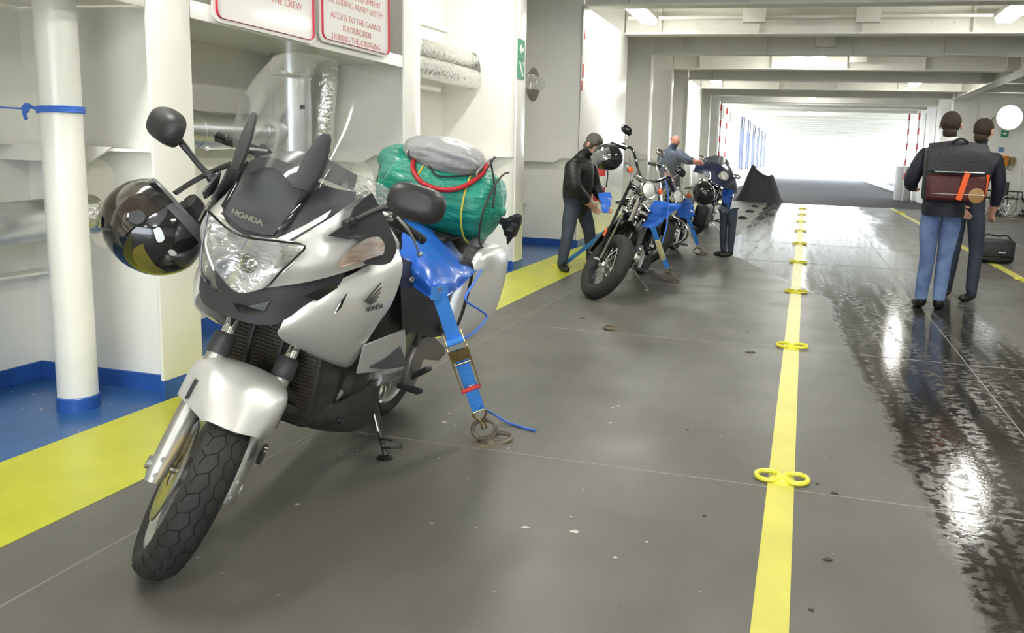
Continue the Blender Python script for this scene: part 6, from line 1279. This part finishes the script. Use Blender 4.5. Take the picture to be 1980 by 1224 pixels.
# ---- far portal: striped guard posts, bin, dark heaped sheet
for x, y, lab in ((-2.85, 26.6, 'nearer red and white striped guard post on the left'), (-2.85, 28.6, 'farther red and white striped guard post on the left'), (3.42, 29.6, 'left of two red and white striped guard posts by the grey bin'), (3.70, 29.2, 'right of two red and white striped guard posts by the grey bin')):
    o = empty('guard_post', (x, y, 0), lab, 'post', 'striped guard posts'); MB().box((0, 0, 1.62), (0.05, 0.05, 3.2)).build('post_shaft', SIGNW, o, bevel=0.01)
    for k in range(5): MB().box((0, 0, 0.9 + 0.52 * k), (0.054, 0.054, 0.22)).build('red_stripe', REDS, o, smooth=0)
bn = gnd(1743, 387); o = empty('waste_bin', (bn[0], bn[1], 0), 'tall grey cylindrical bin beside the striped guard posts', 'bin')
MB().lathe([(0.0, 0.0), (0.29, 0.0), (0.30, 0.03), (0.30, 1.22), (0.28, 1.25), (0.0, 1.25)], (0, 0, 0), (0, 0, 1), 28).build('bin_body', mat('bin_grey', (0.45, 0.45, 0.44), 0.5), o); MB().lathe([(0.05, 1.25), (0.06, 1.42), (0.0, 1.45)], (0, 0, 0), (0, 0, 1), 14).build('bin_knob', STEEL, o)
tn = [gnd(1428, 389), gnd(1506, 384)]; tY = 25.2
def tp_(x, y): q = atY(x, y, tY); return V3(q[0], tY, max(q[2], 0.0))
sil = [(1422, 388), (1434, 366), (1446, 336), (1456, 318), (1465, 328), (1476, 336), (1486, 340), (1494, 338), (1500, 352), (1506, 370), (1512, 386)]
rows = [[V3(*(tp_(*p) * V3(1, 1, 0))) + V3(0, -0.5, 0) for p in sil], [tp_(*p) * V3(1, 1, 0.75) + V3(0, -0.2, 0) for p in sil], [tp_(*p) + V3(0, 0.1 * math.sin(i), 0) for i, p in enumerate(sil)], [tp_(*p) * V3(1, 1, 0.7) + V3(0, 0.5, 0) for p in sil], [V3(*(tp_(*p) * V3(1, 1, 0))) + V3(0, 0.9, 0) for p in sil]]
ts = empty('tarpaulin', (tn[0][0], tY, 0), 'dark grey tarpaulin heaped into two peaks at the dark deck edge', 'tarp')
b = MB().surf(rows, (20, 44), 0.0); b.v = [tuple(V3(*p) - V3(tn[0][0], tY, 0)) for p in b.v]; b.v = [(x, y, max(z, 0.0)) for x, y, z in b.v]; b.build('sheet', mat('dark_sheet', (0.030, 0.030, 0.036), 0.7), ts, smooth=60)
for i, (x, y, lab) in enumerate(((1436, 423, 'nearest small dark wheel chock on the wet floor left'), (1450, 410, 'middle small dark wheel chock on the wet floor left'), (1460, 400, 'farthest small dark wheel chock on the wet floor left'))):
    q = gnd(x, y); o = MB().prism([(-0.10, -0.05, 0), (0.10, -0.05, 0), (0.10, -0.05, 0.04), (0.0, -0.05, 0.07), (-0.10, -0.05, 0.04)], (0, 0.10, 0)).build('wheel_chock', BLACKP, None, bevel=0.01); o.location = q; tag(o, lab, 'chock', 'wheel chocks')
# ---- flaked paint and debris on the deck near the tourer
CHIPW = mat('paint_flake', (0.55, 0.53, 0.48), 0.6); CHIPD = mat('rubber_scrap', (0.04, 0.038, 0.035), 0.7); b, b2, b3 = MB(), MB(), MB()
for (x, y, s_) in ((868, 800, .02), (858, 816, .03), (880, 822, .018), (835, 1012, .012), (1016, 1020, .03), (1110, 1028, .03), (1196, 785, .02), (1185, 788, .015), (1180, 818, .02), (1250, 1048, .012), (1190, 1078, .014), (1088, 930, .012), (905, 925, .01), (690, 870, .012), (660, 880, .012), (575, 975, .015), (1320, 1070, .012), (1105, 1000, .014)):
    s_ *= 0.55; q = gnd(x, y, 0.001); n = 7; ph = rng.uniform(0.5, 1.2, n); pts = [q + V3(s_ * ph[k] * math.cos(k * 6.283 / n), s_ * 0.7 * ph[k] * math.sin(k * 6.283 / n), 0) for k in range(n)]; (b2 if y in (930, 1070) else b).prism(pts, (0, 0, 0.0012))
for (x, y, s_) in ((1614, 954, .022), (1600, 1082, .02), (1568, 1180, .015), (1330, 832, .012), (1450, 681, .05), (1128, 616, .04), (1362, 998, .01), (1445, 640, .015), (1580, 936, .008), (840, 560, .0)):
    if s_ == 0: continue
    s_ *= 0.7; q = gnd(x, y, 0.001); n = 7; ph = rng.uniform(0.4, 1.3, n); pts = [q + V3(s_ * ph[k] * math.cos(k * 6.283 / n), s_ * 0.7 * ph[k] * math.sin(k * 6.283 / n), 0) for k in range(n)]; b3.prism(pts, (0, 0, 0.003))
tag(b.build('paint_flakes', CHIPW, None, smooth=0), 'pale paint flakes scattered on the grey deck', 'debris', kind='stuff'); tag(b3.build('dirt_scraps', CHIPD, None, smooth=0), 'dark dirt scraps scattered on the deck', 'debris', kind='stuff')
rs = gnd(945, 858, 0.0008); n = 22; pts = [rs + V3(0.09 * rng.uniform(.7, 1.1) * math.cos(k * 6.283 / n), 0.07 * rng.uniform(.7, 1.1) * math.sin(k * 6.283 / n), 0) for k in range(n)]
MB().prism(pts, (0, 0, 0.0006)).build('rust_stain', mat('rust', (0.20, 0.155, 0.10), 0.6, var=0.35, vscale=12, col2=(0.13, 0.12, 0.10)), fl, smooth=0)
